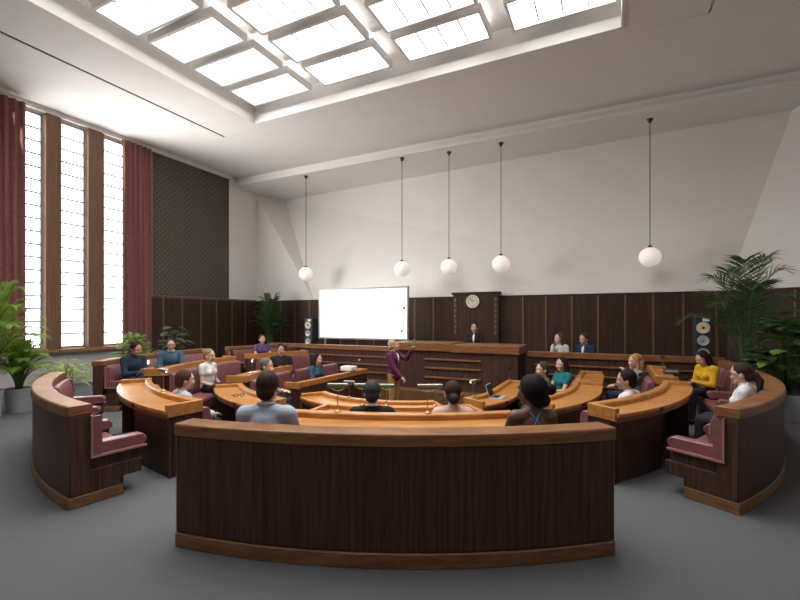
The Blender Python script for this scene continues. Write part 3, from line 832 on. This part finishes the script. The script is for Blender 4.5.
def leafy(loc, h, spread, nl, mat, label, ls=(.2, .07), potr=.18, poth=.35, seed=1, cat='plant', name='potted_plant', zlo=.2, droop=.3, mats2=None):
    rnd = random.Random(seed); p = Vector(loc); t = thing(name, label, cat, p); pot(t, p, potr, poth)
    fo = MB(); f2 = MB(); stm = MB()
    for i in range(nl):
        a = rnd.random() * 2 * math.pi; z = poth + (h - poth) * (zlo + (1 - zlo) * rnd.random()); fr = (z - poth) / (h - poth)
        rr = spread * math.sqrt(rnd.random()) * (.35 + .65 * math.sin(math.pi * min(1, .25 + .7 * fr)))
        c = p + Vector((math.cos(a) * rr, math.sin(a) * rr, z))
        d = Vector((math.cos(a) + rnd.uniform(-.6, .6), math.sin(a) + rnd.uniform(-.6, .6), rnd.uniform(-.2, .8))).normalized()
        up = d.cross(Vector((-math.sin(a), math.cos(a), 0))).normalized()
        if up.z < 0: up = -up
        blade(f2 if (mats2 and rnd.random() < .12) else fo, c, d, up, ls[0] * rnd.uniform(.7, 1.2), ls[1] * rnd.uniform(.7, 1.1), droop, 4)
        if i % 3 == 0: stm.tube([p + Vector((0, 0, poth - .04)), p.lerp(c, .5) + Vector((0, 0, (z) * .25)), c], [.008, .006, .003], 5)
    fo.build('leaves', mat, t, smooth=True, recalc=False); stm.build('stems', M['leafm'], t, smooth=True)
    if mats2: f2.build('pale_leaves', mats2, t, smooth=True, recalc=False)['label'] = 'paler, variegated leaves'
    return t
palm((-6.74, 7.02, 0), 2.45, .85, 26, M['leafl'], 'tall light green palm in a grey planter at the left edge of the picture', 0.2, .46, 3, leaf=(.34, .0085))
palm((-6.66, 7.52, 0), 1.42, .50, 30, M['leafl'], 'bushy palm in a grey planter, right of the tall palm at the left edge', .20, .42, 5, leaf=(.34, .008), minz=.1)
leafy((-6.75, 8.65, 0), .78, .48, 120, M['leafy'], 'low yellow-green fern under the window sill behind the empty bench', (.28, .03), .17, .25, 8, name='potted_fern', droop=.6)
leafy((-6.35, 10.25, 0), 1.28, .36, 330, M['leafl'], 'bright green bushy plant behind the man in the navy turtleneck', (.13, .03), .18, .4, 4, name='potted_bush', zlo=.15)
leafy((-6.12, 11.6, 0), 1.42, .36, 26, M['leafg'], 'grey-green plant with large round leaves behind the man in the blue sweater', (.26, .11), .17, .35, 9, zlo=.35)
palm(RM(1.62, -1.0, 0), 2.62, .62, 30, M['leafd'], 'tall dark palm in the back corner, left of the left speaker', .24, .45, 11, leaf=(.36, .011), minz=.15)
palm((6.22, 7.75, 0), 2.95, .95, 14, M['leafd'], 'tall dark palm behind the bench with the woman in white', .24, .45, 21, leaf=(.50, .0125), minz=.2, nl=24)
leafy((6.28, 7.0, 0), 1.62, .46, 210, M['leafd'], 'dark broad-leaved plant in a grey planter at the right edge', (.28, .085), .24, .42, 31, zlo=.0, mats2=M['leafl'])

# ------------------------------------------------------------------ people
def voxel(mb, name, mat, parent, vox, it=4, fac=.5):
    me = mb.mesh(name + '_src'); o = bpy.data.objects.new(name, me); col.objects.link(o)
    r = o.modifiers.new('r', 'REMESH'); r.mode = 'VOXEL'; r.voxel_size = vox; r.use_smooth_shade = True
    s = o.modifiers.new('s', 'SMOOTH'); s.factor = fac; s.iterations = it
    dg = bpy.context.evaluated_depsgraph_get(); ev = o.evaluated_get(dg)
    nm = bpy.data.meshes.new_from_object(ev); nm.name = name
    o.modifiers.clear(); o.data = nm; bpy.data.meshes.remove(me)
    nm.materials.clear(); nm.materials.append(mat)
    for p in nm.polygons: p.use_smooth = True
    if parent is not None: o.parent = parent; OFF[o.name] = Vector((0, 0, 0))
    return o
def ik(a, b, l1, l2, hint):
    d = b - a; L = min(d.length, (l1 + l2) * .985); d = d.normalized(); b = a + d * L
    x = (l1 * l1 - l2 * l2 + L * L) / (2 * L); hgt = math.sqrt(max(0, l1 * l1 - x * x))
    h = hint - d * hint.dot(d); h.normalize()
    return a + d * x + h * hgt, b
def person(label, pos, face, floor=None, sc=1.0, skin=(.58, .36, .26), hair=(.03, .02, .015), style='short', top=(.3, .3, .3), sleeve=1.0,
           legs=(.03, .035, .05), shoes=(.02, .015, .012), female=False, lean=.0, hyaw=0, hpitch=0, hands=None, stand=False, extra=(), vox=.0075,
           collar=None, group=None, roundback=0, elbow_out=.5, turtleneck=False, jacket=False, legfwd=.42):
    """pos: point between the hips on the seat (or the ground when standing); face: 2D direction the body faces"""
    S = sc; yaw = math.atan2(face[1], face[0]) - math.pi / 2
    base = .865 * S if stand else 0
    fz = (-base if stand else (floor - pos[2]))
    root = thing('person', label, 'person', (pos[0], pos[1], pos[2]), group, yaw, True)
    V = lambda x, y, z: Vector((x * S, y * S, z * S + base))
    sh = .150 if female else .172
    l = lean
    parts_t = [((0, 0, .10), (.155 if not female else .16, .115, .115)), ((0, .01 + l * .2, .24), (.135 if not female else .118, .10, .14)), ((0, .01 + l * .42, .39), (.155 if not female else .138, .11, .155))]
    shl = [V(-sh, l * .55 - .005, .49), V(sh, l * .55 - .005, .49)]
    nb = V(0, l * .6 - .01, .50); ntp = V(0, l * .72 + .018, .578)
    hm = Matrix.Translation(ntp) @ Matrix.Rotation(R_(hyaw), 4, 'Z') @ Matrix.Rotation(R_(hpitch), 4, 'X')
    S0 = S; HS = 1.09
    H = lambda x, y, z: hm @ Vector((x * S * HS, y * S * HS, z * S * HS))          # head space, origin at top of neck
    hr = hm.to_3x3().to_4x4()
    # arms
    if hands is None: hands = ((-.13, .36, .22), (.13, .36, .22))
    arms = []
    for i, sx in enumerate((-1, 1)):
        s0 = V(sx * (sh + .012), l * .55 - .005, .485); hd = V(*hands[i])
        el, wr = ik(s0, hd, .285 * S, .25 * S, Vector((sx * elbow_out, -.5, -1)))
        arms.append((s0, el, wr))
    # legs
    lg = []
    for sx in (-1, 1):
        if stand: h0, k, an = V(sx * .085, 0, .06), V(sx * .095, .02, -.36), V(sx * .10, -.01, -.80)
        else:
            h0, k = V(sx * .085, .02, .085), V(sx * .11, legfwd, .10)
            an = Vector((sx * .11 * S, (legfwd + .02) * S, fz + .075 * S))
        lg.append((h0, k, an))
    # ---- one continuous body
    b = MB()
    for c, r in parts_t: b.ell(V(*c), [x * S for x in r])
    b.cap(shl[0], .058 * S, shl[1], .058 * S); b.cap(nb, .058 * S, ntp + Vector((0, 0, .02 * S)), .049 * S)
    for sx in (-1, 1): b.cap(nb + Vector((0, 0, .035 * S)), .050 * S, V(sx * sh * .92, l * .55 - .005, .485), .050 * S)
    if female:
        for sx in (-1, 1): b.ell(V(sx * .065, .085 + l * .4, .37), (.058 * S, .05 * S, .055 * S))
    b.ell(H(0, .012, .125), [.073 * S * HS, .093 * S * HS, .098 * S * HS], hr)
    b.ell(H(0, .040, .055), [.054 * S * HS, .060 * S * HS, .062 * S * HS], hr); b.ell(H(0, .075, .012), [.024 * S * HS, .022 * S * HS, .02 * S * HS], hr)
    b.cap(H(0, .098, .115), .010 * S * HS, H(0, .107, .075), .013 * S * HS)
    for sx in (-1, 1):
        b.ell(H(sx * .074, .005, .09), [.010 * S * HS, .02 * S * HS, .031 * S * HS], hr)
        b.ell(H(sx * .035, .085, .07), [.022 * S * HS, .02 * S * HS, .024 * S * HS], hr)
        b.ell(H(sx * .032, .092, .128), [.026 * S * HS, .012 * S * HS, .010 * S * HS], hr)
    for i, sx in enumerate((-1, 1)):
        s0, el, wr = arms[i]
        b.cap(s0, .050 * S, el, .039 * S); b.cap(el, .039 * S, wr, .027 * S)
        fd = (wr - el).normalized(); sd = fd.cross(Vector((0, 0, 1)))
        if sd.length < .1: sd = Vector((1, 0, 0))
        sd.normalize(); up = sd.cross(fd).normalized()
        pc = wr + fd * .045 * S
        b.cap(wr, .026 * S, pc + sd * .018 * S, .020 * S); b.cap(wr, .024 * S, pc - sd * .018 * S, .020 * S)
        for k, (o_, L_) in enumerate(((-.030, .062), (-.010, .074), (.011, .070), (.030, .056))):
            k0 = pc + fd * .022 * S + sd * o_ * S; k1 = k0 + (fd * .85 - up * .30 + sd * o_ * 2).normalized() * L_ * .55 * S
            k2 = k1 + (fd * .55 - up * .75).normalized() * L_ * .5 * S
            b.cap(k0, .0098 * S, k1, .009 * S, 8); b.cap(k1, .009 * S, k2, .0078 * S, 8)
        ths = -sx
        t0 = wr + fd * .02 * S + sd * ths * .024 * S; t1 = t0 + (sd * ths * .8 + fd * .75 - up * .2).normalized() * .04 * S; t2 = t1 + (fd - up * .3).normalized() * .03 * S
        b.cap(t0, .0125 * S, t1, .0105 * S, 8); b.cap(t1, .0105 * S, t2, .009 * S, 8)
        h0, k, an = lg[i]
        b.cap(h0, .080 * S, k, .052 * S); b.cap(k, .052 * S, an, .034 * S)
        b.cap(an + Vector((0, -.02 * S, -.03 * S)), .032 * S, an + Vector((0, .13 * S, -.045 * S)), .026 * S)
    body = voxel(b, 'body', skinm(skin), root, vox * S)
    # ---- clothes
    inf = .013
    tp = MB()
    if sleeve is not None:
        for c, r in parts_t: tp.ell(V(*c), [(x + inf) * S for x in r])
        tp.cap(shl[0], (.058 + inf) * S, shl[1], (.058 + inf) * S)
        tp.cap(nb + Vector((0, 0, .005)), .066 * S, nb + Vector((0, .002, (.055 if turtleneck else .04) * S)), .058 * S)
        for sx in (-1, 1): tp.cap(nb + Vector((0, 0, .028 * S)), .063 * S, V(sx * sh * .95, l * .55 - .005, .487), .062 * S)
        if turtleneck: tp.cap(nb, .07 * S, ntp - Vector((0, .0, .015 * S)), .060 * S)
        if female:
            for sx in (-1, 1): tp.ell(V(sx * .065, .085 + l * .4, .37), (.066 * S, .06 * S, .064 * S))
        if jacket: tp.ell(V(0, 0, .03), (.175 * S, .14 * S, .12 * S))
        for s0, el, wr in arms:
            if sleeve >= 1: tp.cap(s0, .064 * S, el, .053 * S); tp.cap(el, .053 * S, el.lerp(wr, .93), .040 * S)
            elif sleeve > .5: tp.cap(s0, .064 * S, el, .053 * S); tp.cap(el, .053 * S, el.lerp(wr, .45), .047 * S)
            else: tp.cap(s0, .066 * S, s0.lerp(el, max(.2, sleeve * 1.4)), .060 * S)
        voxel(tp, 'jacket' if jacket else 'top', cloth(top), root, .012 * S)
    tr = MB(); tr.ell(V(0, 0, .075), (.168 * S, .126 * S, .115 * S))
    for h0, k, an in lg: tr.cap(h0, .093 * S, k, .066 * S); tr.cap(k, .066 * S, k.lerp(an, .93), .050 * S)
    voxel(tr, 'trousers', cloth(legs), root, .014 * S)
    for h0, k, an in lg:
        so = MB(); so.cap(an + Vector((0, -.03 * S, -.03 * S)), .043 * S, an + Vector((0, .14 * S, -.043 * S)), .032 * S)
        voxel(so, 'shoe', cloth(shoes), root, .014 * S)
    # ---- face
    for sx in (-1, 1):
        ey = MB().ell(H(sx * .031, .086, .108), [.0125 * S * HS] * 3).build('eye', M['eyew'], root, smooth=True)
        MB().ell(H(sx * .031, .0945, .108), [.0065 * S * HS] * 3).build('iris', M['iris'], ey, smooth=True)
        MB().cap(H(sx * .016, .1005, .127), .0045 * S * HS, H(sx * .048, .090, .129), .0035 * S * HS, 8).build('eyebrow', hairm(hair), root, smooth=True)
    MB().ell(H(0, .0935, .042), [.021 * S * HS, .010 * S * HS, .0075 * S * HS], hr).build('lips', M['lip'], root, smooth=True)
    # ---- hair
    hb = MB()
    hb.ell(H(0, -.006, .143), [.083 * S * HS, .100 * S * HS, .094 * S * HS], hr); hb.ell(H(0, -.048, .085), [.070 * S * HS, .058 * S * HS, .068 * S * HS], hr)
    if style in ('short', 'crop'):
        for sx in (-1, 1): hb.ell(H(sx * .066, .008, .13), [.016 * S * HS, .04 * S * HS, .045 * S * HS], hr)
    if style == 'quiff': hb.ell(H(0, .055, .205), [.065 * S * HS, .05 * S * HS, .032 * S * HS], hr)
    if style in ('long', 'bob'):
        dn = -.17 if style == 'long' else -.03
        for sx in (-1, 1): hb.cap(H(sx * .066, .01, .14), .028 * S * HS, H(sx * .078, -.005, dn), .030 * S * HS)
        hb.cap(H(0, -.07, .1), .06 * S * HS, H(0, -.075, dn), .058 * S * HS); hb.cap(H(.05, -.06, .1), .04 * S * HS, H(.06, -.06, dn), .035 * S * HS); hb.cap(H(-.05, -.06, .1), .04 * S * HS, H(-.06, -.06, dn), .035 * S * HS)
    if style == 'bun': hb.ell(H(0, -.10, .19), [.045 * S * HS] * 3)
    if style == 'lowbun': hb.ell(H(0, -.115, .07), [.05 * S * HS] * 3)
    if style == 'pony': hb.cap(H(0, -.10, .10), .034 * S * HS, H(0, -.135, .03), .038 * S * HS); hb.cap(H(0, -.135, .03), .038 * S * HS, H(0, -.12, -.10), .020 * S * HS)
    if style == 'wrap':
        hb.ell(H(0, -.03, .13), [.100 * S * HS, .108 * S * HS, .112 * S * HS], hr); hb.ell(H(.02, -.07, .045), [.078 * S * HS, .07 * S * HS, .06 * S * HS], hr)
        hb.ell(H(.135, -.065, .115), [.052 * S * HS, .045 * S * HS, .046 * S * HS], hr)
    voxel(hb, 'hair', hairm(hair), root, .010 * S, 3)
    if collar:
        c0 = nb + Vector((0, .004, .072 * S))
        MB().tube([c0 + Vector((.064 * S * math.cos(q * math.pi / 9), .062 * S * math.sin(q * math.pi / 9), -.012 * S * math.sin(q * math.pi / 9))) for q in range(19)], .013 * S).build('collar', cloth(collar), root, smooth=True)
    if 'glasses' in extra:
        gl = MB()
        for sx in (-1, 1):
            gl.tube([H(sx * .033 + .024 * math.cos(q * math.pi / 8), .106, .106 + .019 * math.sin(q * math.pi / 8)) for q in range(17)], .003 * S, 6)
            gl.tube([H(sx * .058, .104, .11), H(sx * .079, .01, .11)], .003 * S, 6)
        gl.tube([H(-.009, .107, .11), H(.009, .107, .11)], .003 * S, 6); gl.build('spectacles', M['black'], root)
    if 'shirtfront' in extra:
        fb = MB(); fb.ell(V(0, .062 + l * .45, .40), (.052 * S, .078 * S, .14 * S)); fb.cap(nb, .068 * S, nb + Vector((0, 0, .05 * S)), .062 * S)
        voxel(fb, 'shirt', cloth((.72, .72, .74)), root, .012 * S)
    if 'panel' in extra:
        fb = MB(); fb.ell(V(0, .03 + l * .35, .31), (.118 * S, .10 * S, .20 * S)); voxel(fb, 'chest_panel', cloth((.45, .42, .37)), root, .012 * S)
    if 'xstrap' in extra:
        bv = BVHTree.FromPolygons([v.co for v in body.data.vertices], [list(p.vertices) for p in body.data.polygons])
        for sx in (-1, 1):
            pts = []
            for k in range(13):
                q = k / 12; x = sx * (.042 - .12 * q) * S; z = (.535 - .19 * q) * S
                h = bv.ray_cast(Vector((x, -1, z)), Vector((0, 1, 0)))
                if h[0]: pts.append(h[0] + Vector((0, -.004, 0)))
            if len(pts) > 2: MB().tube(pts, .0085 * S, 8).build('strap', cloth((.10, .17, .36)), root, smooth=True)
        fb = MB(); fb.ell(V(0, 0, .10), (.172 * S, .132 * S, .125 * S)); fb.ell(V(0, .01, .22), (.136 * S, .116 * S, .12 * S)); fb.ell(V(0, .03, .34), (.14 * S, .10 * S, .08 * S))
        voxel(fb, 'dress', cloth((.10, .17, .36)), root, .012 * S)
    root['_hm'] = 0
    del root['_hm']
    return root, arms, hm

def toC(p): d = C2 - Vector((p[0], p[1])); return d.normalized()
def rot2(d, deg): a = R_(deg); return Vector((d.x * math.cos(a) - d.y * math.sin(a), d.x * math.sin(a) + d.y * math.cos(a)))
FAIR, TAN, BRN = (.60, .37, .27), (.46, .27, .18), (.115, .055, .036)
def seat1(x, Y): p = PY(x, Y); return (p.x, p.y, .405)
def seat2(x, Y): p = PY(x, Y); return (p.x, p.y, .185)
def seat3(x, Y): p = PY(x, Y); return (p.x, p.y, -.015)

# front bench, seen from behind
person('man in a light blue shirt, seen from behind on the central bench', seat1(266, 3.40), (.03, 1), 0, .985, FAIR, (.035, .021, .014), 'short', (.36, .43, .52), 1, (.05, .05, .06), lean=.03, extra=(), collar=(.38, .45, .54), vox=.0085)
person('woman with dark wrapped hair, side bun and blue crossed straps, seen from behind', seat1(533, 3.38), (-.08, 1), 0, .955, BRN, (.008, .007, .008), 'wrap', sleeve=None, legs=(.10, .17, .36), female=True, hyaw=28, lean=.02, extra=('xstrap',), vox=.0085)
# second row, seen from behind
person('man in a black suit with short greying hair, seen from behind at the central desk', seat2(372, 4.42), (0, 1), Z2, .985, FAIR, (.045, .045, .045), 'short', (.012, .012, .014), 1, (.012, .012, .014), collar=(.6, .6, .6), jacket=True, lean=.03)
person('brown-haired woman in a pale pink top, seen from behind at the central desk', seat2(453, 4.42), (.02, 1), Z2, .98, FAIR, (.035, .02, .014), 'lowbun', (.55, .38, .36), .3, (.05, .05, .06), female=True, lean=.02)
person('grey-shirted man seen from behind at the desk left of the central bench', seat2(181, 5.42), toC(PY(181, 5.42)), Z2, .97, FAIR, (.06, .032, .02), 'short', (.36, .38, .42), 1, (.04, .04, .05), lean=.03, hyaw=-12)
# presenter
pp = PY(393.5, 8.75)
pr, arm, hm_ = person('presenter in a purple jacket and khaki trousers pointing at the screen', (pp.x, pp.y, Z3), (.88, -.48), None, .955, FAIR, (.50, .36, .18), 'quiff', (.105, .022, .062), 1, (.36, .22, .085), stand=True, jacket=True,
       hands=((.42 * .9, .36, .46), (-.02, .36, .12)) if False else ((-.06, .40, .60), (.18, .30, .05)), hyaw=14, hpitch=10, elbow_out=.2, extra=('shirtfront',))
# people behind the stage front
q = RM(8.87, -1.30, .68)
person('woman in a black jacket sitting alone at the dais below the clock', q, (-A2.x, -A2.y), 0.26, 1.02, FAIR, (.03, .018, .014), 'short', (.02, .02, .022), 1, (.02, .02, .025), female=True, jacket=True, extra=('shirtfront',), hands=((-.12, .25, .05), (.12, .25, .05)))
q2 = RM(10.97, -1.45, .46)
person('woman in a white blazer with a hand at her chin, beside a navy suit', q2, (-A2.x - .55, -A2.y), 0, 1.0, FAIR, (.12, .06, .03), 'bob', (.62, .60, .57), 1, (.05, .05, .06), female=True, jacket=True, hyaw=-14, hands=((-.10, .22, .08), (.04, .20, .50)))
q3 = RM(11.52, -1.45, .46)
person('man in a navy suit turned towards the woman in the white blazer', q3, (-A2.x - .6, -A2.y), 0, 1.01, FAIR, (.06, .035, .022), 'short', (.022, .040, .085), 1, (.02, .03, .06), jacket=True, hyaw=-10, hpitch=-8, extra=('shirtfront',), hands=((-.13, .25, .05), (.13, .25, .05)))
ch = None
for (qq, zs, lb) in [(q, .68, 'dark high chair under the woman in the black jacket'), (q2, .46, 'dark chair under the woman in the white blazer'), (q3, .46, 'dark chair under the man in the navy suit')]:
    c = thing('stage_chair', lb, 'chair', (qq.x, qq.y, 0), 'chairs behind the stage front', -TH, True)
    MB().box(-.22, .22, -.2, .24, zs - .07, zs - .005).build('seat', M['leather'], c, bevel=.015)
    for x in (-.19, .19):
        for y in (-.17, .2): MB().box(x - .018, x + .018, y - .018, y + .018, 0, zs - .07).build('leg', M['dark'], c)
    if zs > .5: MB().box(-.19, .19, -.19, -.15, .22, .26).build('footrest', M['dark'], c)
# right side
person('woman in a teal and red patterned top with dark hair, at the right middle desk', seat3(563, 8.5), rot2(toC(PY(563, 8.5)), 10), Z3, 1.07, FAIR, (.02, .016, .015), 'bob', (.02, .16, .20), .3, (.03, .03, .05), female=True, hyaw=15)
person('brown-haired man in an olive shirt beside the woman in teal', seat3(545, 7.75), rot2(toC(PY(545, 7.75)), 5), Z3, 1.05, FAIR, (.075, .04, .026), 'short', (.10, .09, .055), 1, (.03, .03, .03), hyaw=20, lean=.02)
person('blonde woman in a grey cardigan, farther back than the man in the white shirt', seat2(637, 7.55), rot2(toC(PY(637, 7.55)), -6), Z2, 1.0, FAIR, (.32, .18, .075), 'bob', (.21, .21, .23), 1, (.03, .035, .05), female=True, hyaw=10, hands=((-.02, .20, .48), (.12, .34, .24)))
person('black-haired man in a white shirt behind the right curved desk', seat2(630, 5.35), rot2(toC(PY(630, 5.35)), 0), Z2, .985, TAN, (.012, .010, .010), 'short', (.66, .66, .68), .3, (.03, .03, .04), hyaw=22, lean=.02)
py_, a1, _ = person('woman in a mustard yellow sweater and navy trousers looking at her phone', (rp(-15.2, 4.93).x, rp(-15.2, 4.93).y, .405), (-.95, -.18), 0, .89, FAIR, (.02, .014, .012), 'long', (.62, .36, .018), 1, (.016, .02, .04), female=True, hpitch=-26, lean=.06, hands=((-.05, .30, .26), (.05, .30, .26)))
person('woman in a white turtleneck with ponytail and glasses on the right bench', seat1(746, 4.62), rot2(toC(PY(746, 4.62)), -8), 0, .92, FAIR, (.045, .024, .018), 'pony', (.70, .70, .71), 1, (.03, .03, .04), female=True, turtleneck=True, extra=('glasses',), hpitch=-6, hyaw=10, hands=((-.10, .24, .12), (.10, .24, .12)))
# left side
pl, a2, _ = person('man in a navy turtleneck reading a tablet at the end of the left bench', (rp(-175.8, 5.08).x, rp(-175.8, 5.08).y, .405), (.80, -.35), 0, .98, TAN, (.015, .013, .013), 'crop', (.020, .032, .050), 1, (.020, .03, .06), turtleneck=True, hpitch=-16, lean=.04, hands=((-.06, .32, .24), (.12, .34, .26)))
person('man with glasses and white collar in a blue sweater, on the left bench', seat1(171, 8.95), (.42, -.78), 0, .98, FAIR, (.03, .02, .016), 'short', (.055, .105, .165), 1, (.03, .035, .05), collar=(.75, .75, .75), extra=('glasses',), lean=.05)
person('woman in a white top with blonde hair in a bun, on the left middle bench', seat2(208, 8.55), rot2(toC(PY(208, 8.55)), -10), Z2, 1.02, FAIR, (.30, .18, .085), 'bun', (.68, .66, .61), .3, (.03, .03, .03), female=True, hands=((-.10, .22, .12), (.10, .24, .12)))
person('woman in a purple top with brown hair far back near the corner palm', (PY(262, 11.6).x, 11.6, .405), (.45, -.8), 0, .95, FAIR, (.06, .03, .02), 'lowbun', (.10, .075, .17), .3, (.03, .03, .04), female=True)
person('man in a dark raglan shirt with pale front, facing the camera at the back', seat2(281, 9.95), (.28, -.95), Z2, 1.04, TAN, (.016, .014, .013), 'short', (.022, .02, .02), 1, (.42, .38, .33), hpitch=-4, extra=('panel',), hands=((-.14, .24, .10), (.14, .24, .10)))
person('grey-haired person in a striped top leaning on the desk behind the man in light blue', seat3(262, 8.05), rot2(toC(PY(262, 8.05)), 0), Z3, 1.10, FAIR, (.14, .12, .105), 'short', (.45, .43, .42), 1, (.03, .03, .04), lean=.06, hyaw=-10, hands=((-.12, .34, .24), (.05, .16, .52)))
person('woman in a denim blue shirt with dark hair behind the projector', seat3(316, 9.85), (.75, -.45), Z3, 1.03, FAIR, (.02, .016, .014), 'bob', (.035, .075, .12), 1, (.03, .03, .05), female=True, hyaw=-18 + 30, hands=((-.10, .34, .26), (.12, .34, .30)))

def held(name, label, cat, arms, size, mat, rootobj, tilt, push=.06):
    mw = Matrix.Translation(rootobj.location) @ Matrix.Rotation(rootobj.rotation_euler.z, 4, 'Z')
    c = (arms[0][2] + arms[1][2]) / 2 + Vector((0, push, .03))
    w = mw @ c
    t = thing(name, label, cat, w, None, rootobj.rotation_euler.z, True)
    mt = Matrix.Rotation(R_(tilt), 4, 'X'); a, b, cc_ = size
    MB().box(-a, a, -b, b, -cc_, cc_, mt).build('case', mat, t, bevel=.003)
    MB().box(-a * .92, a * .92, -b * .92, b * .92, cc_, cc_ + .001, mt).build('display', M['silver'], t)
held('tablet', 'grey tablet held by the man in the navy turtleneck', 'tablet', a2, (.125, .09, .005), M['silver'], pl, 42)
held('phone', 'phone held by the woman in the yellow sweater', 'phone', a1, (.035, .07, .005), M['black'], py_, 40, .09)
# little green pointer in the presenter's raised hand
mw = Matrix.Translation(pr.location) @ Matrix.Rotation(pr.rotation_euler.z, 4, 'Z')
fd = (arm[0][2] - arm[0][1]).normalized(); tipp = mw @ (arm[0][2] + fd * .11)
g = thing('laser_pointer', 'small green pointer in the raised hand of the presenter', 'pointer', tipp, None, 0, True)
MB().cap((0, 0, -.03), .010, (.01, 0, .09), .012).build('barrel', M['leafl'], g, smooth=True)
MB().ell((.012, 0, .11), (.024, .024, .024)).build('tip', M['leafl'], g, smooth=True)

# ------------------------------------------------------------------ lights, camera, view
SKYW, WINW, WINB = 2.5, 5.5, 17
def area(name, loc, rot, sx, sy, e, c=(1, 1, 1)):
    l = bpy.data.lights.new(name, 'AREA'); l.shape = 'RECTANGLE'; l.size = sx; l.size_y = sy; l.energy = e; l.color = c
    o = bpy.data.objects.new(name, l); col.objects.link(o); o.location = loc; o.rotation_euler = rot; return o
def point(name, loc, e, c=(1, .78, .5), r=.03):
    l = bpy.data.lights.new(name, 'POINT'); l.energy = e; l.color = c; l.shadow_soft_size = r
    o = bpy.data.objects.new(name, l); col.objects.link(o); o.location = loc; return o
AX = Matrix((( E2.x, A2.x, 0), (E2.y, A2.y, 0), (0, 0, 1)))
for r in range(NR):
    for v0, v1 in COLS:
        u = -4.36 - r * .965 - .355
        area('skylight_daylight_fill', RM((v0 + v1) / 2, u, 6.88), (0, 0, -TH), v1 - v0 - .02, .69, SKYW, (1.0, .985, .96)).data.spread = R_(100)  # added lamp below each pane, standing in for its daylight
def window_light(u0, u1, az, el, e, spread):
    o = area('window_daylight_fill', RM(.40, (u0 + u1) / 2, 3.9), (0, 0, 0), u1 - u0 - .22, 4.6, e, (1.0, .975, .95))
    h = E2 * math.cos(R_(az)) + A2 * math.sin(R_(az)); el = R_(el)
    z_ = -Vector((h.x * math.cos(el), h.y * math.cos(el), math.sin(el))); y_ = Vector((0, 0, 1)); x_ = y_.cross(z_).normalized(); y_ = z_.cross(x_)
    o.rotation_euler = Matrix((x_, y_, z_)).transposed().to_euler(); o.data.spread = R_(spread)
for u0, u1 in WIN:  # added lamps just inside the windows, aimed at ceiling and stage wall
    window_light(u0, u1, 0, 52, WINW, 95)
    window_light(u0, u1, 42, 10, WINB, 105)
w = bpy.data.worlds.new('world'); scn.world = w; w.use_nodes = True
w.node_tree.nodes['Background'].inputs['Color'].default_value = (.75, .82, .95, 1); w.node_tree.nodes['Background'].inputs['Strength'].default_value = .6
def spot(name, loc, tgt, e, ang=50, c=(1, .80, .55)):
    l = bpy.data.lights.new(name, 'SPOT'); l.energy = e; l.color = c; l.spot_size = R_(ang); l.spot_blend = .8; l.shadow_soft_size = .06
    o = bpy.data.objects.new(name, l); col.objects.link(o); o.location = loc
    o.rotation_euler = (Vector(tgt) - Vector(loc)).to_track_quat('-Z', 'Y').to_euler(); return o
SPOTS = [(-45, 4.4), (-92, 4.4), (-12, 4.4), (-45, 3.2), (-5, 3.2), (-92, 3.2), (-140, 3.2), (-190, 3.2), (-110, 1.9), (-30, 1.9), (-200, 4.0)]
for i, (s, r) in enumerate(SPOTS):
    tgt = rp(s, r, .5); spot('ceiling_spot', (tgt.x + .1, tgt.y + .15, 6.3), tgt, 15, 24)
cam = bpy.data.cameras.new('camera'); co = bpy.data.objects.new('camera', cam); col.objects.link(co)
co.location = (0, 0, EYE); co.rotation_euler = (R_(90), 0, 0)
cam.sensor_width = 36; cam.lens = F * 36 / 800; cam.shift_y = (HOR - 300) / 800; cam.clip_end = 100; cam.clip_start = .05
scn.camera = co
vs = scn.view_settings; vs.view_transform = 'Standard'; vs.look = 'None'; vs.gamma = 1; vs.use_curve_mapping = False; vs.exposure = 1.5
try:
    scn.cycles.use_denoising = True; scn.cycles.max_bounces = 8; scn.cycles.diffuse_bounces = 5
except Exception: pass
